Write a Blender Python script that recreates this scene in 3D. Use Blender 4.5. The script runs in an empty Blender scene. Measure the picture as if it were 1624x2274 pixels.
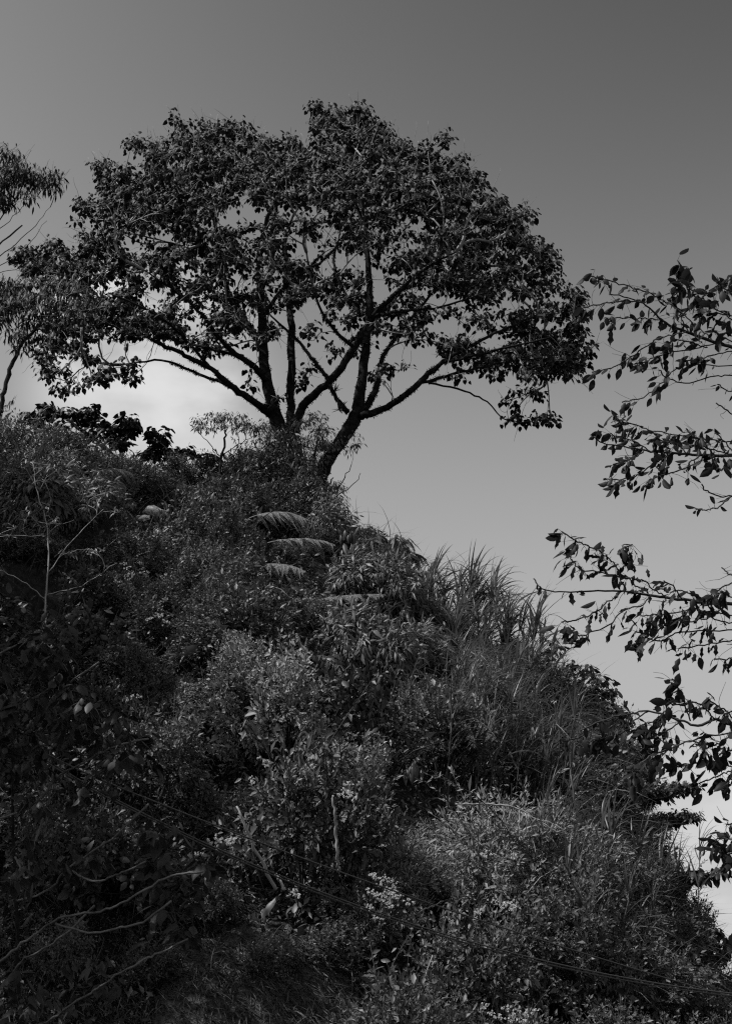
import bpy, math, random
import numpy as np
from mathutils import Matrix, Vector

rng = np.random.default_rng(7)
random.seed(7)
S = bpy.context.scene
COL = S.collection
R = math.radians

# ------------------------------------------------------------------ camera
CAM_Z, PITCH, LENS = 1.6, R(24.0), 50.0
W0, H0 = 1624.0, 2273.0                       # picture coordinates used for surveying
FPX = LENS / 36.0 * H0
cam_d = bpy.data.cameras.new('camera'); cam = bpy.data.objects.new('camera', cam_d); COL.objects.link(cam)
cam_d.sensor_fit = 'VERTICAL'; cam_d.sensor_height = 36.0; cam_d.sensor_width = 36.0; cam_d.lens = LENS
cam_d.clip_start = 0.1; cam_d.clip_end = 4000
cam.location = (0, 0, CAM_Z); cam.rotation_euler = (R(90) + PITCH, 0, 0)
S.camera = cam

# ------------------------------------------------------------------ sun and sky
SUN_EL, SUN_AZ = R(52.0), R(-111.0)            # azimuth clockwise from +y (view direction): high on the left
sdir = Vector((math.sin(SUN_AZ) * math.cos(SUN_EL), math.cos(SUN_AZ) * math.cos(SUN_EL), math.sin(SUN_EL)))
sun_d = bpy.data.lights.new('sun', 'SUN'); sun = bpy.data.objects.new('sun', sun_d); COL.objects.link(sun)
sun_d.energy = 5.0; sun_d.angle = R(0.53); sun_d.color = (1.0, 1.0, 1.0)
sun.rotation_euler = sdir.to_track_quat('Z', 'Y').to_euler()
sun.location = (-20, 0, 40)

S.render.engine = 'CYCLES'; S.cycles.use_denoising = False; S.cycles.max_bounces = 6; S.cycles.transparent_max_bounces = 4; S.cycles.pixel_filter_type = 'BLACKMAN_HARRIS'; S.cycles.filter_width = 1.2
S.view_settings.view_transform = 'Standard'; S.view_settings.look = 'None'
S.view_settings.exposure = 0.0; S.view_settings.gamma = 1.0; S.view_settings.use_curve_mapping = False


def P(px, py, d):
    """world point seen at survey coordinate (px, py) at ground distance d"""
    u, v = (px - W0 / 2) / FPX, (H0 / 2 - py) / FPX
    dy = math.cos(PITCH) - v * math.sin(PITCH); dz = math.sin(PITCH) + v * math.cos(PITCH)
    s = d / dy
    return np.array([u * s, d, CAM_Z + dz * s])


def proj(p):
    p = np.asarray(p, float); y = p[..., 1]; z = p[..., 2] - CAM_Z
    zc = y * math.cos(PITCH) + z * math.sin(PITCH); yc = -y * math.sin(PITCH) + z * math.cos(PITCH)
    return W0 / 2 + FPX * p[..., 0] / zc, H0 / 2 - FPX * yc / zc, zc


world = bpy.data.worlds.new('World'); S.world = world; world.use_nodes = True
nt = world.node_tree; nt.nodes.clear()
def N(t, **kw):
    n = nt.nodes.new(t)
    for k, v in kw.items(): setattr(n, k, v)
    return n
def L(a, b): nt.links.new(a, b)
def mth(op, a, b=None, c=None, clamp=False):
    n = N('ShaderNodeMath', operation=op); n.use_clamp = clamp
    for i, x in enumerate((a, b, c)):
        if x is None: continue
        if isinstance(x, (int, float)): n.inputs[i].default_value = x
        else: L(x, n.inputs[i])
    return n.outputs[0]
out = N('ShaderNodeOutputWorld'); bg = N('ShaderNodeBackground'); L(bg.outputs[0], out.inputs[0])
sky = N('ShaderNodeTexSky', sky_type='NISHITA'); sky.sun_disc = False
sky.sun_elevation = SUN_EL; sky.sun_rotation = SUN_AZ; sky.altitude = 900; sky.air_density = 1.0; sky.dust_density = 0.6
sep = N('ShaderNodeSeparateColor'); L(sky.outputs[0], sep.inputs[0])
grey = sep.outputs[0]
SKY_GAIN, SKY_GAMMA, SKY_MAX = 2900.0, 6.0, 0.49
grey = mth('MULTIPLY', mth('POWER', mth('MULTIPLY', grey, 0.237), SKY_GAMMA), SKY_GAIN)      # black-and-white film curve: deep zenith, soft shoulder
grey = mth('DIVIDE', mth('MULTIPLY', grey, 10.0), mth('ADD', mth('DIVIDE', grey, SKY_MAX), 1.0))
tc = N('ShaderNodeTexCoord')
noi = N('ShaderNodeTexNoise'); noi.inputs['Scale'].default_value = 6.5; noi.inputs['Detail'].default_value = 5; noi.inputs['Roughness'].default_value = 0.5
mp = N('ShaderNodeMapping'); mp.inputs['Scale'].default_value = (1, 1, 2.2); L(tc.outputs['Generated'], mp.inputs[0]); L(mp.outputs[0], noi.inputs['Vector'])
def lobe(px, py, inner, outer):
    d = Vector(P(px, py, 100.0) - np.array([0, 0, CAM_Z])).normalized()
    dp = N('ShaderNodeVectorMath', operation='DOT_PRODUCT'); L(tc.outputs['Generated'], dp.inputs[0]); dp.inputs[1].default_value = d
    mr = N('ShaderNodeMapRange', interpolation_type='SMOOTHSTEP'); L(dp.outputs['Value'], mr.inputs[0])
    mr.inputs[1].default_value = math.cos(R(outer)); mr.inputs[2].default_value = math.cos(R(inner))
    return mr.outputs[0]
c1 = lobe(350, 865, 0.2, 6.0); c1b = lobe(200, 720, 0.1, 2.8); c2 = lobe(1660, 1850, 0.5, 5.2); c3 = lobe(1600, 2150, 0.5, 5)
nz = N('ShaderNodeMapRange', interpolation_type='SMOOTHSTEP'); L(noi.outputs['Fac'], nz.inputs[0]); nz.inputs[1].default_value = 0.36; nz.inputs[2].default_value = 0.62
cl = mth('ADD', mth('ADD', c1, c1b), mth('ADD', mth('MULTIPLY', c2, 0.75), mth('MULTIPLY', c3, 0.6)), clamp=True)
cl = mth('MULTIPLY', cl, mth('ADD', mth('MULTIPLY', nz.outputs[0], 0.72), 0.28))
mx = N('ShaderNodeMix', data_type='FLOAT'); L(cl, mx.inputs[0]); L(grey, mx.inputs[2]); mx.inputs[3].default_value = 7.4
L(mx.outputs[0], bg.inputs[0]); bg.inputs[1].default_value = 0.10

# ------------------------------------------------------------------ materials (the photograph is black and white)
def mat(name, lo, hi, rough=0.5, trans=0.0, spec=0.5, scale=None, bump=0.0, stretch=None, rand=True):
    m = bpy.data.materials.new(name); m.use_nodes = True; t = m.node_tree; t.nodes.clear()
    n = lambda k: t.nodes.new(k)
    o = n('ShaderNodeOutputMaterial'); p = n('ShaderNodeBsdfPrincipled')
    p.inputs['Roughness'].default_value = rough; p.inputs['Specular IOR Level'].default_value = spec
    rp = n('ShaderNodeMapRange'); rp.inputs[3].default_value = lo; rp.inputs[4].default_value = hi
    g = n('ShaderNodeNewGeometry')
    if scale:
        co = n('ShaderNodeTexCoord'); ma = n('ShaderNodeMapping'); no = n('ShaderNodeTexNoise')
        no.inputs['Scale'].default_value = scale; no.inputs['Detail'].default_value = 6; no.inputs['Roughness'].default_value = 0.62
        if stretch: ma.inputs['Scale'].default_value = stretch
        t.links.new(co.outputs['Object'], ma.inputs[0]); t.links.new(ma.outputs[0], no.inputs['Vector'])
        rp.inputs[1].default_value = 0.3; rp.inputs[2].default_value = 0.7
        if rand:
            a = n('ShaderNodeMath'); a.operation = 'MULTIPLY_ADD'; t.links.new(g.outputs['Random Per Island'], a.inputs[0])
            a.inputs[1].default_value = 0.35; b = n('ShaderNodeMath'); b.operation = 'MULTIPLY_ADD'
            t.links.new(no.outputs['Fac'], b.inputs[0]); b.inputs[1].default_value = 0.65; b.inputs[2].default_value = 0.0
            t.links.new(b.outputs[0], a.inputs[2]); t.links.new(a.outputs[0], rp.inputs[0])
        else: t.links.new(no.outputs['Fac'], rp.inputs[0])
        if bump:
            bu = n('ShaderNodeBump'); bu.inputs['Strength'].default_value = bump; bu.inputs['Distance'].default_value = 0.03
            t.links.new(no.outputs['Fac'], bu.inputs['Height']); t.links.new(bu.outputs[0], p.inputs['Normal'])
    else:
        oi = n('ShaderNodeObjectInfo'); a = n('ShaderNodeMath'); a.operation = 'MULTIPLY_ADD'
        t.links.new(g.outputs['Random Per Island'], a.inputs[0]); a.inputs[1].default_value = 0.7
        b = n('ShaderNodeMath'); b.operation = 'MULTIPLY'; t.links.new(oi.outputs['Random'], b.inputs[0]); b.inputs[1].default_value = 0.3
        t.links.new(b.outputs[0], a.inputs[2]); t.links.new(a.outputs[0], rp.inputs[0])
    t.links.new(rp.outputs[0], p.inputs['Base Color'])
    if trans:
        tr = n('ShaderNodeBsdfTranslucent'); t.links.new(rp.outputs[0], tr.inputs[0])
        mi = n('ShaderNodeMixShader'); mi.inputs[0].default_value = trans
        t.links.new(p.outputs[0], mi.inputs[1]); t.links.new(tr.outputs[0], mi.inputs[2]); t.links.new(mi.outputs[0], o.inputs[0])
    else: t.links.new(p.outputs[0], o.inputs[0])
    return m

M = {
 'earth':  mat('bare_earth', 0.02, 0.13, 0.95, scale=5.0, bump=1.0, stretch=(3.0, 3.0, 0.7), rand=False, spec=0.05),
 'soil':   mat('shade_dark_litter', 0.008, 0.035, 0.95, scale=5.0, bump=0.8, stretch=(3.0, 3.0, 0.8), rand=False, spec=0.1),  # slope soil darkened in colour so the hollows read as black shade
 'ground': mat('ground_gravel', 0.03, 0.07, 0.9, scale=3.0, bump=0.4, rand=False, spec=0.1),
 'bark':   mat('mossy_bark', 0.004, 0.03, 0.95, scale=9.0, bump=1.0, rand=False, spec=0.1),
 'moss':   mat('moss_tufts', 0.005, 0.025, 0.9, spec=0.1),
 'twig':   mat('sunlit_pale_twig', 0.16, 0.42, 0.6, scale=6.0, rand=True, spec=0.2),  # lightened in colour to give crown twigs their sunlit look
 'limb':   mat('sunlit_grey_limb_bark', 0.05, 0.22, 0.7, scale=9.0, rand=False, spec=0.2, bump=.3),  # limbs coloured paler than their trunk to look sunlit
 'twigdark': mat('dark_twig', 0.015, 0.06, 0.7, scale=6.0, rand=True, spec=0.2),
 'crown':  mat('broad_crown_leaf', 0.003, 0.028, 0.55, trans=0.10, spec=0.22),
 'alder':  mat('serrate_leaf', 0.004, 0.048, 0.5, trans=0.42, spec=0.15),
 'bigleaf': mat('shade_leaf', 0.010, 0.065, 0.5, trans=0.2, spec=0.25),
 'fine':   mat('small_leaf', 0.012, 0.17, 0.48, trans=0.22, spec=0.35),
 'pale':   mat('sunlit_small_leaf', 0.08, 0.36, 0.5, trans=0.25, spec=0.35),  # lighter copy of the small leaf, imitating sun on the bright strip
 'lance':  mat('lance_leaf', 0.015, 0.165, 0.45, trans=0.2, spec=0.32),
 'broad':  mat('broad_leaf', 0.010, 0.06, 0.45, trans=0.18, spec=0.35),
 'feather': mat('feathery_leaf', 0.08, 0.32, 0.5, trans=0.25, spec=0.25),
 'fern':   mat('fern_leaf', 0.20, 0.40, 0.5, trans=0.3, spec=0.3),
 'cane':   mat('cane_blade', 0.02, 0.18, 0.4, trans=0.35, spec=0.4),
 'grass':  mat('dry_grass', 0.04, 0.20, 0.5, trans=0.2, spec=0.4),
 'wood':   mat('dead_wood', 0.16, 0.42, 0.7, scale=14.0, rand=False, spec=0.2, stretch=(1, 1, 0.2)),
 'white':  mat('white_petal', 0.55, 0.85, 0.6, trans=0.15, spec=0.2),
 'rock':   mat('pale_rock', 0.45, 0.95, 0.9, scale=2.5, bump=0.8, rand=False, spec=0.1),
 'cable':  mat('black_cable', 0.05, 0.07, 0.4, spec=0.5),
}

# ------------------------------------------------------------------ mesh helpers
class MB:
    def __init__(s): s.v = []; s.t = []; s.q = []; s.n = 0
    def add(s, v, t=None, q=None):
        v = np.asarray(v, float).reshape(-1, 3); s.v.append(v)
        if t is not None and len(t): s.t.append(np.asarray(t).reshape(-1, 3) + s.n)
        if q is not None and len(q): s.q.append(np.asarray(q).reshape(-1, 4) + s.n)
        s.n += len(v)
    def mesh(s, name, m, smooth=False, origin=None):
        me = bpy.data.meshes.new(name)
        v = np.concatenate(s.v) if s.v else np.zeros((0, 3))
        if origin is not None: v = v - np.asarray(origin)
        t = np.concatenate(s.t) if s.t else np.zeros((0, 3), int)
        q = np.concatenate(s.q) if s.q else np.zeros((0, 4), int)
        me.vertices.add(len(v)); me.vertices.foreach_set('co', v.astype(np.float32).ravel())
        idx = np.concatenate([t.ravel(), q.ravel()]).astype(np.int32)
        me.loops.add(len(idx)); me.loops.foreach_set('vertex_index', idx)
        st = np.concatenate([np.arange(len(t)) * 3, len(t) * 3 + np.arange(len(q)) * 4]).astype(np.int32)
        me.polygons.add(len(st)); me.polygons.foreach_set('loop_start', st)
        if smooth: me.polygons.foreach_set('use_smooth', np.ones(len(st), bool))
        me.update(calc_edges=True); me.materials.append(m)
        return me

def unit(a):
    a = np.asarray(a, float); return a / np.maximum(np.linalg.norm(a, axis=-1, keepdims=True), 1e-9)

def tube(mb, pts, rad, sides=6, rough=0.0):
    pts = np.asarray(pts, float); rad = np.broadcast_to(np.asarray(rad, float), (len(pts),))
    tan = unit(np.gradient(pts, axis=0)); up = np.array([0.13, 0.21, 0.97]) if abs(tan[0][2]) < 0.9 else np.array([1.0, 0.1, 0])
    n = np.cross(tan, up); n = unit(n); b = np.cross(tan, n)
    a = np.linspace(0, 2 * np.pi, sides, endpoint=False)
    r = rad[:, None] * (1 + rough * rng.uniform(-1, 1, (len(pts), sides))) if rough else np.repeat(rad[:, None], sides, 1)
    v = pts[:, None] + r[..., None] * (np.cos(a)[None, :, None] * n[:, None] + np.sin(a)[None, :, None] * b[:, None])
    q = []
    for i in range(len(pts) - 1):
        for k in range(sides):
            k2 = (k + 1) % sides; q.append((i * sides + k, i * sides + k2, (i + 1) * sides + k2, (i + 1) * sides + k))
    c = len(pts) * sides
    t = [(c, (k + 1) % sides, k) for k in range(sides)] + [(c + 1, (len(pts) - 1) * sides + k, (len(pts) - 1) * sides + (k + 1) % sides) for k in range(sides)]
    mb.add(np.concatenate([v.reshape(-1, 3), pts[:1], pts[-1:]]), t, q)

def smooth_path(pts, n=None, wig=0.0):
    """Catmull-Rom through rows of any width"""
    pts = np.asarray(pts, float); out = []
    e = np.concatenate([[2 * pts[0] - pts[1]], pts, [2 * pts[-1] - pts[-2]]])
    k = n or 5
    for i in range(1, len(e) - 2):
        for s in np.linspace(0, 1, k, endpoint=False):
            p0, p1, p2, p3 = e[i - 1], e[i], e[i + 1], e[i + 2]
            out.append(0.5 * (2 * p1 + (p2 - p0) * s + (2 * p0 - 5 * p1 + 4 * p2 - p3) * s * s + (3 * p1 - p0 - 3 * p2 + p3) * s ** 3))
    out.append(pts[-1]); out = np.array(out)
    if wig: out[1:-1, :3] += rng.normal(0, wig, (len(out) - 2, 3))
    return out

# leaf templates: unit length along +y, face normal +z
def T_diamond(w, droop=0.15, fold=0.12):
    return (np.array([[0, 0, 0], [-w, .42, fold * w * 2], [0, 1, -droop], [w, .42, fold * w * 2]], float), np.array([[0, 2, 1], [0, 3, 2]]))
def T_leaf(prof, droop=0.3, cup=0.25, notch=0.0, jag=0.0):
    """prof: list of (y, halfwidth) between base and tip"""
    v = [[0, 0, 0]]; ys = [p[0] for p in prof]
    for y, w in prof:
        z = -droop * y * y
        yy = y - notch if y <= 0.2 else y
        v += [[0, y, z], [-w * (1 + jag * random.uniform(-1, 1)), yy, z - cup * w], [w * (1 + jag * random.uniform(-1, 1)), yy, z - cup * w]]
    v.append([0, 1, -droop]); t = [(0, 1, 2), (0, 3, 1)]
    for i in range(len(prof) - 1):
        a, b = 1 + 3 * i, 4 + 3 * i
        t += [(a, b, b + 1), (a, b + 1, a + 1), (a, a + 2, b + 2), (a, b + 2, b)]
    a = 1 + 3 * (len(prof) - 1); e = len(v) - 1
    t += [(a, e, a + 1), (a, a + 2, e)]
    return np.array(v, float), np.array(t)
T_heart = T_leaf([(.12, .36), (.35, .46), (.65, .30), (.85, .13)], droop=.35, cup=.35, notch=.18)
T_heart2 = T_leaf([(.12, .30), (.35, .40), (.65, .24), (.85, .10)], droop=.6, cup=.7, notch=.15)
T_alder = T_leaf([(.10, .14), (.30, .25), (.55, .26), (.80, .14), (.92, .05)], droop=.40, cup=.35, jag=.10)
T_alder2 = T_leaf([(.10, .12), (.30, .21), (.55, .24), (.78, .17), (.90, .08)], droop=.15, cup=.9, jag=.28)
T_alder3 = T_leaf([(.12, .10), (.30, .20), (.50, .15), (.66, .22), (.85, .07)], droop=.75, cup=.5, jag=.30)
T_oval = T_leaf([(.15, .17), (.45, .27), (.78, .16)], droop=.25, cup=.25)
T_lance = T_leaf([(.2, .10), (.5, .13), (.8, .06)], droop=.45, cup=.3)

def frames(d, nrm):
    """rotation matrices with columns x, y=d, z~nrm"""
    y = unit(d); x = unit(np.cross(y, nrm)); z = np.cross(x, y)
    return np.stack([x, y, z], -1)

def leaves(mb, T, pos, d, nrm, size):
    v, t = T; m = frames(d, nrm); n = len(pos)
    size = np.broadcast_to(np.asarray(size, float), (n,))
    V = np.einsum('nij,kj->nki', m, v) * size[:, None, None] + np.asarray(pos)[:, None]
    F = t[None] + (np.arange(n) * len(v))[:, None, None]
    mb.add(V.reshape(-1, 3), F.reshape(-1, 3))

def ball(n):
    return unit(rng.normal(0, 1, (n, 3)))

# ------------------------------------------------------------------ object helpers
def thing(name, label, cat, loc=(0, 0, 0), group=None):
    o = bpy.data.objects.new(name, None); COL.objects.link(o); o.location = [float(x) for x in loc]
    o.empty_display_size = 0.2
    o['label'] = label; o['category'] = cat
    if group: o['group'] = group
    return o
def part(name, mesh, root, stuff=False):
    o = bpy.data.objects.new(name, mesh); COL.objects.link(o); o.parent = root
    if stuff: o['kind'] = 'stuff'
    return o
def solo(name, mesh, label, cat, loc=(0, 0, 0), group=None):
    o = bpy.data.objects.new(name, mesh); COL.objects.link(o); o.location = [float(x) for x in loc]
    o['label'] = label; o['category'] = cat
    if group: o['group'] = group
    return o
def struct(name, mesh, kind='structure'):
    o = bpy.data.objects.new(name, mesh); COL.objects.link(o); o['kind'] = kind; return o
def copy_thing(r, loc, rz=0.0, sc=1.0, label=None, group=None, tilt=(0, 0)):
    c = r.copy(); COL.objects.link(c)
    c.location = [float(x) for x in loc]; c.rotation_euler = (tilt[0], tilt[1], rz); c.scale = (sc, sc, sc)
    if label: c['label'] = label
    if group: c['group'] = group
    for ch in r.children:
        k = ch.copy(); COL.objects.link(k); k.parent = c
        for g in ch.children:
            h = g.copy(); COL.objects.link(h); h.parent = k
    return c
def leaf_parts(root, me, pos, d, nrm, size, origin):
    fr = frames(d, nrm)
    for i in range(len(pos)):
        o = bpy.data.objects.new('leaf', me[i % len(me)]); COL.objects.link(o); o.parent = root
        m = Matrix(np.vstack([np.hstack([fr[i] * size[i], (pos[i] - origin)[:, None]]), [0, 0, 0, 1]]).tolist())
        o.matrix_basis = m
def tmesh(name, T, m):
    mb = MB(); mb.add(T[0], T[1]); return mb.mesh(name, m)

# ------------------------------------------------------------------ terrain
SIL = [(-500, 900, 29), (0, 1010, 29.5), (200, 1060, 30), (400, 1100, 31), (560, 1120, 31.5), (690, 1150, 32), (760, 1190, 31.5), (900, 1275, 30), (1000, 1360, 29.3),
       (1100, 1450, 28.6), (1250, 1570, 27.6), (1350, 1690, 27), (1430, 1930, 26.3), (1500, 2110, 25.6), (1624, 2290, 25), (1800, 2330, 24.5), (2300, 2420, 23)]
RP = np.array([P(*s) for s in SIL]); RP[:, 0] /= RP[:, 1]; RP = RP[np.argsort(RP[:, 0])]        # the crest by bearing from the verge
def vnoise(x, y, s, seed):
    """cheap smooth noise from a few sines"""
    r = np.random.default_rng(seed); o = 0
    for k in range(7):
        a = r.uniform(0, 6.28); f = s * r.uniform(.6, 1.7); o = o + np.sin((x * math.cos(a) + y * math.sin(a)) * f + r.uniform(0, 6.28))
    return o / 3.2
Y_FOOT = 12.6
def ridge(x, y): k = x / np.maximum(y, 9.0); return np.interp(k, RP[:, 0], RP[:, 1]), np.interp(k, RP[:, 0], RP[:, 2])
DENTS = []
def terrain(x, y):
    x = np.asarray(x, float); y = np.asarray(y, float)
    yr, zr = ridge(x, y); foot = 0.9
    t = (y - Y_FOOT) / (yr - Y_FOOT)
    prof = np.where(t < 1, np.clip(t, 0, 1) ** 0.92, 1 - 0.10 * (t - 1) ** 1.2 * 4)
    z = foot + (zr - foot) * np.maximum(prof, -0.2)
    amp = np.clip(t * 4, 0, 1) * np.clip((1.15 - t) * 3, 0.15, 1)
    amp = amp * np.interp(x / np.maximum(y, 9.0), [.12, .2], [1, .35])
    z = z + amp * (0.55 * vnoise(x * 1.25, y * 0.7, 0.9, 3) + 0.22 * vnoise(x, y, 2.4, 4))
    for cx, cy, sx, sy, dz in DENTS: z = z + dz * np.exp(-((x - cx) / sx) ** 2 / 2 - ((y - cy) / sy) ** 2 / 2)
    # near ground: flat verge that rises to the foot of the bank
    near = np.clip((y - 9.5) / (Y_FOOT - 9.5), 0, 1); near = near * near * (3 - 2 * near)
    z = np.where(y < Y_FOOT, 0.9 * near, z)
    far = np.clip((np.hypot(x, y - 20) - 38) / 50, 0, 1)
    return z * (1 - far)
def ground_at(px, py):
    """first terrain point under a survey coordinate"""
    ds = np.linspace(10, 40, 600); pts = np.array([P(px, py, d) for d in ds])
    below = pts[:, 2] < terrain(pts[:, 0], pts[:, 1])
    if not below.any(): return None
    return pts[np.argmax(below)]

VOIDS = [(625, 1225, 62, 40), (765, 1350, 62, 26), (340, 1165, 36, 42), (580, 1890, 34, 60), (742, 1840, 12, 70), (1130, 1815, 80, 24), (690, 1500, 60, 60), (870, 1690, 50, 100), (1205, 1700, 40, 60), (625, 1320, 50, 24), (60, 1330, 60, 80), (370, 1540, 50, 60), (1180, 1840, 50, 50), (560, 1250, 24, 40), (260, 1420, 60, 50), (960, 1560, 30, 30), (250, 1180, 40, 30), (1010, 2100, 60, 30), (740, 1280, 30, 40), (470, 1660, 40, 30)]
_d = []
for vx, vy, rx, ry in VOIDS[6:]:                 # hollows under overhanging growth
    g = ground_at(vx, vy); k = proj(g)[2] / FPX; _d.append((g[0], g[1], rx * k * 1.0, .75, -1.6))
for vx, vy, rx in [(640, 1560, 60), (660, 1720, 70), (860, 1380, 90), (560, 1440, 60), (760, 1860, 70), (960, 1950, 120), (1050, 1640, 60), (420, 1350, 70), (180, 1240, 70), (1300, 1800, 60)]:   # bulges between them
    g = ground_at(vx, vy); k = proj(g)[2] / FPX; _d.append((g[0], g[1], rx * k, .8, .62))
DENTS += _d
def grid_mesh(name, xs, ys, m):
    X, Y = np.meshgrid(xs, ys); Z = terrain(X, Y)
    v = np.stack([X, Y, Z], -1).reshape(-1, 3); nx, ny = len(xs), len(ys)
    i = (np.arange(ny - 1)[:, None] * nx + np.arange(nx - 1)[None]).ravel()
    mb = MB(); mb.add(v, None, np.stack([i, i + 1, i + nx + 1, i + nx], -1)); return mb.mesh(name, m, True)
xs = np.concatenate([np.linspace(-90, -14, 30), np.linspace(-13.8, 13.8, 160), np.linspace(14, 90, 30)])
ys = np.concatenate([np.linspace(-60, 9, 20), np.linspace(9.3, 36, 150), np.linspace(37, 110, 30)])
struct('hillside', grid_mesh('hillside', xs, ys, M['soil']))
def sheet(name, poly, m, lift):
    ax, ay = np.meshgrid(np.linspace(-8, 6, 190), np.linspace(12.2, 22, 160)); az_ = terrain(ax, ay) + lift; v = np.stack([ax, ay, az_], -1); px, py, _ = proj(v); k = inpoly(px + 22 * vnoise(ax, ay, 5, 21), py + 18 * vnoise(ax, ay, 6, 22), poly)
    q = []
    for j in range(ax.shape[0] - 1):
        for i in range(ax.shape[1] - 1):
            if k[j, i] and k[j, i + 1] and k[j + 1, i] and k[j + 1, i + 1]: b_ = j * ax.shape[1] + i; q.append((b_, b_ + 1, b_ + 1 + ax.shape[1], b_ + ax.shape[1]))
    mb = MB(); mb.add(v.reshape(-1, 3), None, q); struct(name, mb.mesh(name, m, True))
def inpoly(x, y, poly):
    c = np.zeros(np.shape(x), bool); n = len(poly)
    for i in range(n):
        x1, y1 = poly[i]; x2, y2 = poly[(i + 1) % n]
        c ^= ((y1 > y) != (y2 > y)) & (x < (x2 - x1) * (y - y1) / (y2 - y1 + 1e-9) + x1)
    return c
sheet('earth_bank', [(380, 2040), (640, 2060), (790, 2180), (860, 2360), (300, 2360)], M['earth'], .03)
sheet('earth_scar', [(240, 1790), (420, 1730), (490, 1850), (420, 1970), (250, 1910)], M['earth'], .03)
gb = MB(); gb.add([[-1500, -1500, -.06], [1500, -1500, -.06], [1500, 1500, -.06], [-1500, 1500, -.06]], None, [[0, 1, 2, 3]])
struct('ground', gb.mesh('ground', M['ground']))

# ------------------------------------------------------------------ trees
def grow(sk_pos, sk_tan, clumps, bias=0.25, stiff=0.35, wig=0.02, sag=0.06):
    """join every clump to the nearest wood; returns list of (points, start node, nodes idx) and usage counts"""
    pos = [p for p in sk_pos]; tan = [t for t in sk_tan]; par = [-1] * len(pos); plen = [0.0] * len(pos)
    A = np.array(pos)
    order = np.argsort([np.min(np.linalg.norm(A - c, axis=1)) for c in clumps])
    buf = np.zeros((len(pos) + len(clumps) * 8, 3)); buf[:len(pos)] = A; pl = np.zeros(len(buf)); n = len(pos)
    paths = []; cnt = np.zeros(len(buf))
    parent = -np.ones(len(buf), int); tang = np.zeros((len(buf), 3)); tang[:n] = np.array(tan)
    for ci in order:
        c = clumps[ci]; dv = c - buf[:n]; dist = np.linalg.norm(dv, axis=1)
        cosv = np.einsum('ij,ij->i', dv / np.maximum(dist, 1e-6)[:, None], tang[:n])
        cost = dist * (1.0 + 0.45 * (1 - cosv)) + bias * pl[:n] + 0.35 * np.maximum(0, buf[:n, 2] - c[2])
        k = int(np.argmin(cost)); d = dist[k]
        if d < 1e-3: continue
        p0, p2 = buf[k], c
        p1 = p0 + tang[k] * d * stiff + (p2 - p0) * 0.25 - np.array([0, 0, sag * d])
        m = int(np.clip(d / 0.22, 3, 8)); ss = np.linspace(0, 1, m + 1)[:, None]
        pts = (1 - ss) ** 2 * p0 + 2 * ss * (1 - ss) * p1 + ss ** 2 * p2
        pts[1:-1] += rng.normal(0, wig, (m - 1, 3)) * min(1, d)
        tg = unit(np.gradient(pts, axis=0)); idx = [k]
        for i in range(1, m + 1):
            buf[n] = pts[i]; pl[n] = pl[k] + d * i / m; parent[n] = idx[-1]; tang[n] = tg[i]; idx.append(n); n += 1
        paths.append((pts, idx)); j = idx[-1]
        while j >= 0: cnt[j] += 1; j = parent[j]
    return paths, cnt

def limb_path(pts, n=5, wig=None):
    """rows (px, py, depth, radius in survey px) -> smooth world points and radii"""
    w = []
    for px, py, d, r in pts:
        p = P(px, py, d); zc = proj(p)[2]; w.append([*p, r * zc / FPX])
    s = smooth_path(w, n, .0004 * pts[0][2] if wig is None else wig); return s[:, :3], np.maximum(s[:, 3], 0.006)

def rosette(c, n, spread, droop, up=None):
    """n leaf bases, directions, normals round a twig end"""
    a = rng.uniform(0, 2 * np.pi, n); h = rng.uniform(-.25, .9, n)
    o = unit(np.stack([np.cos(a), np.sin(a), h], -1)); pos = c + o * rng.uniform(.25, 1, (n, 1)) * spread
    d = unit(o * np.array([1, 1, .4]) + np.array([0, 0, -droop]) * rng.uniform(.5, 1.6, (n, 1)) + rng.normal(0, .25, (n, 3)))
    nr = unit(o * np.array([1, 1, .3]) * .8 + np.array([0, 0, .8]) + rng.normal(0, .35, (n, 3)))
    return pos, d, nr

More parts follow.
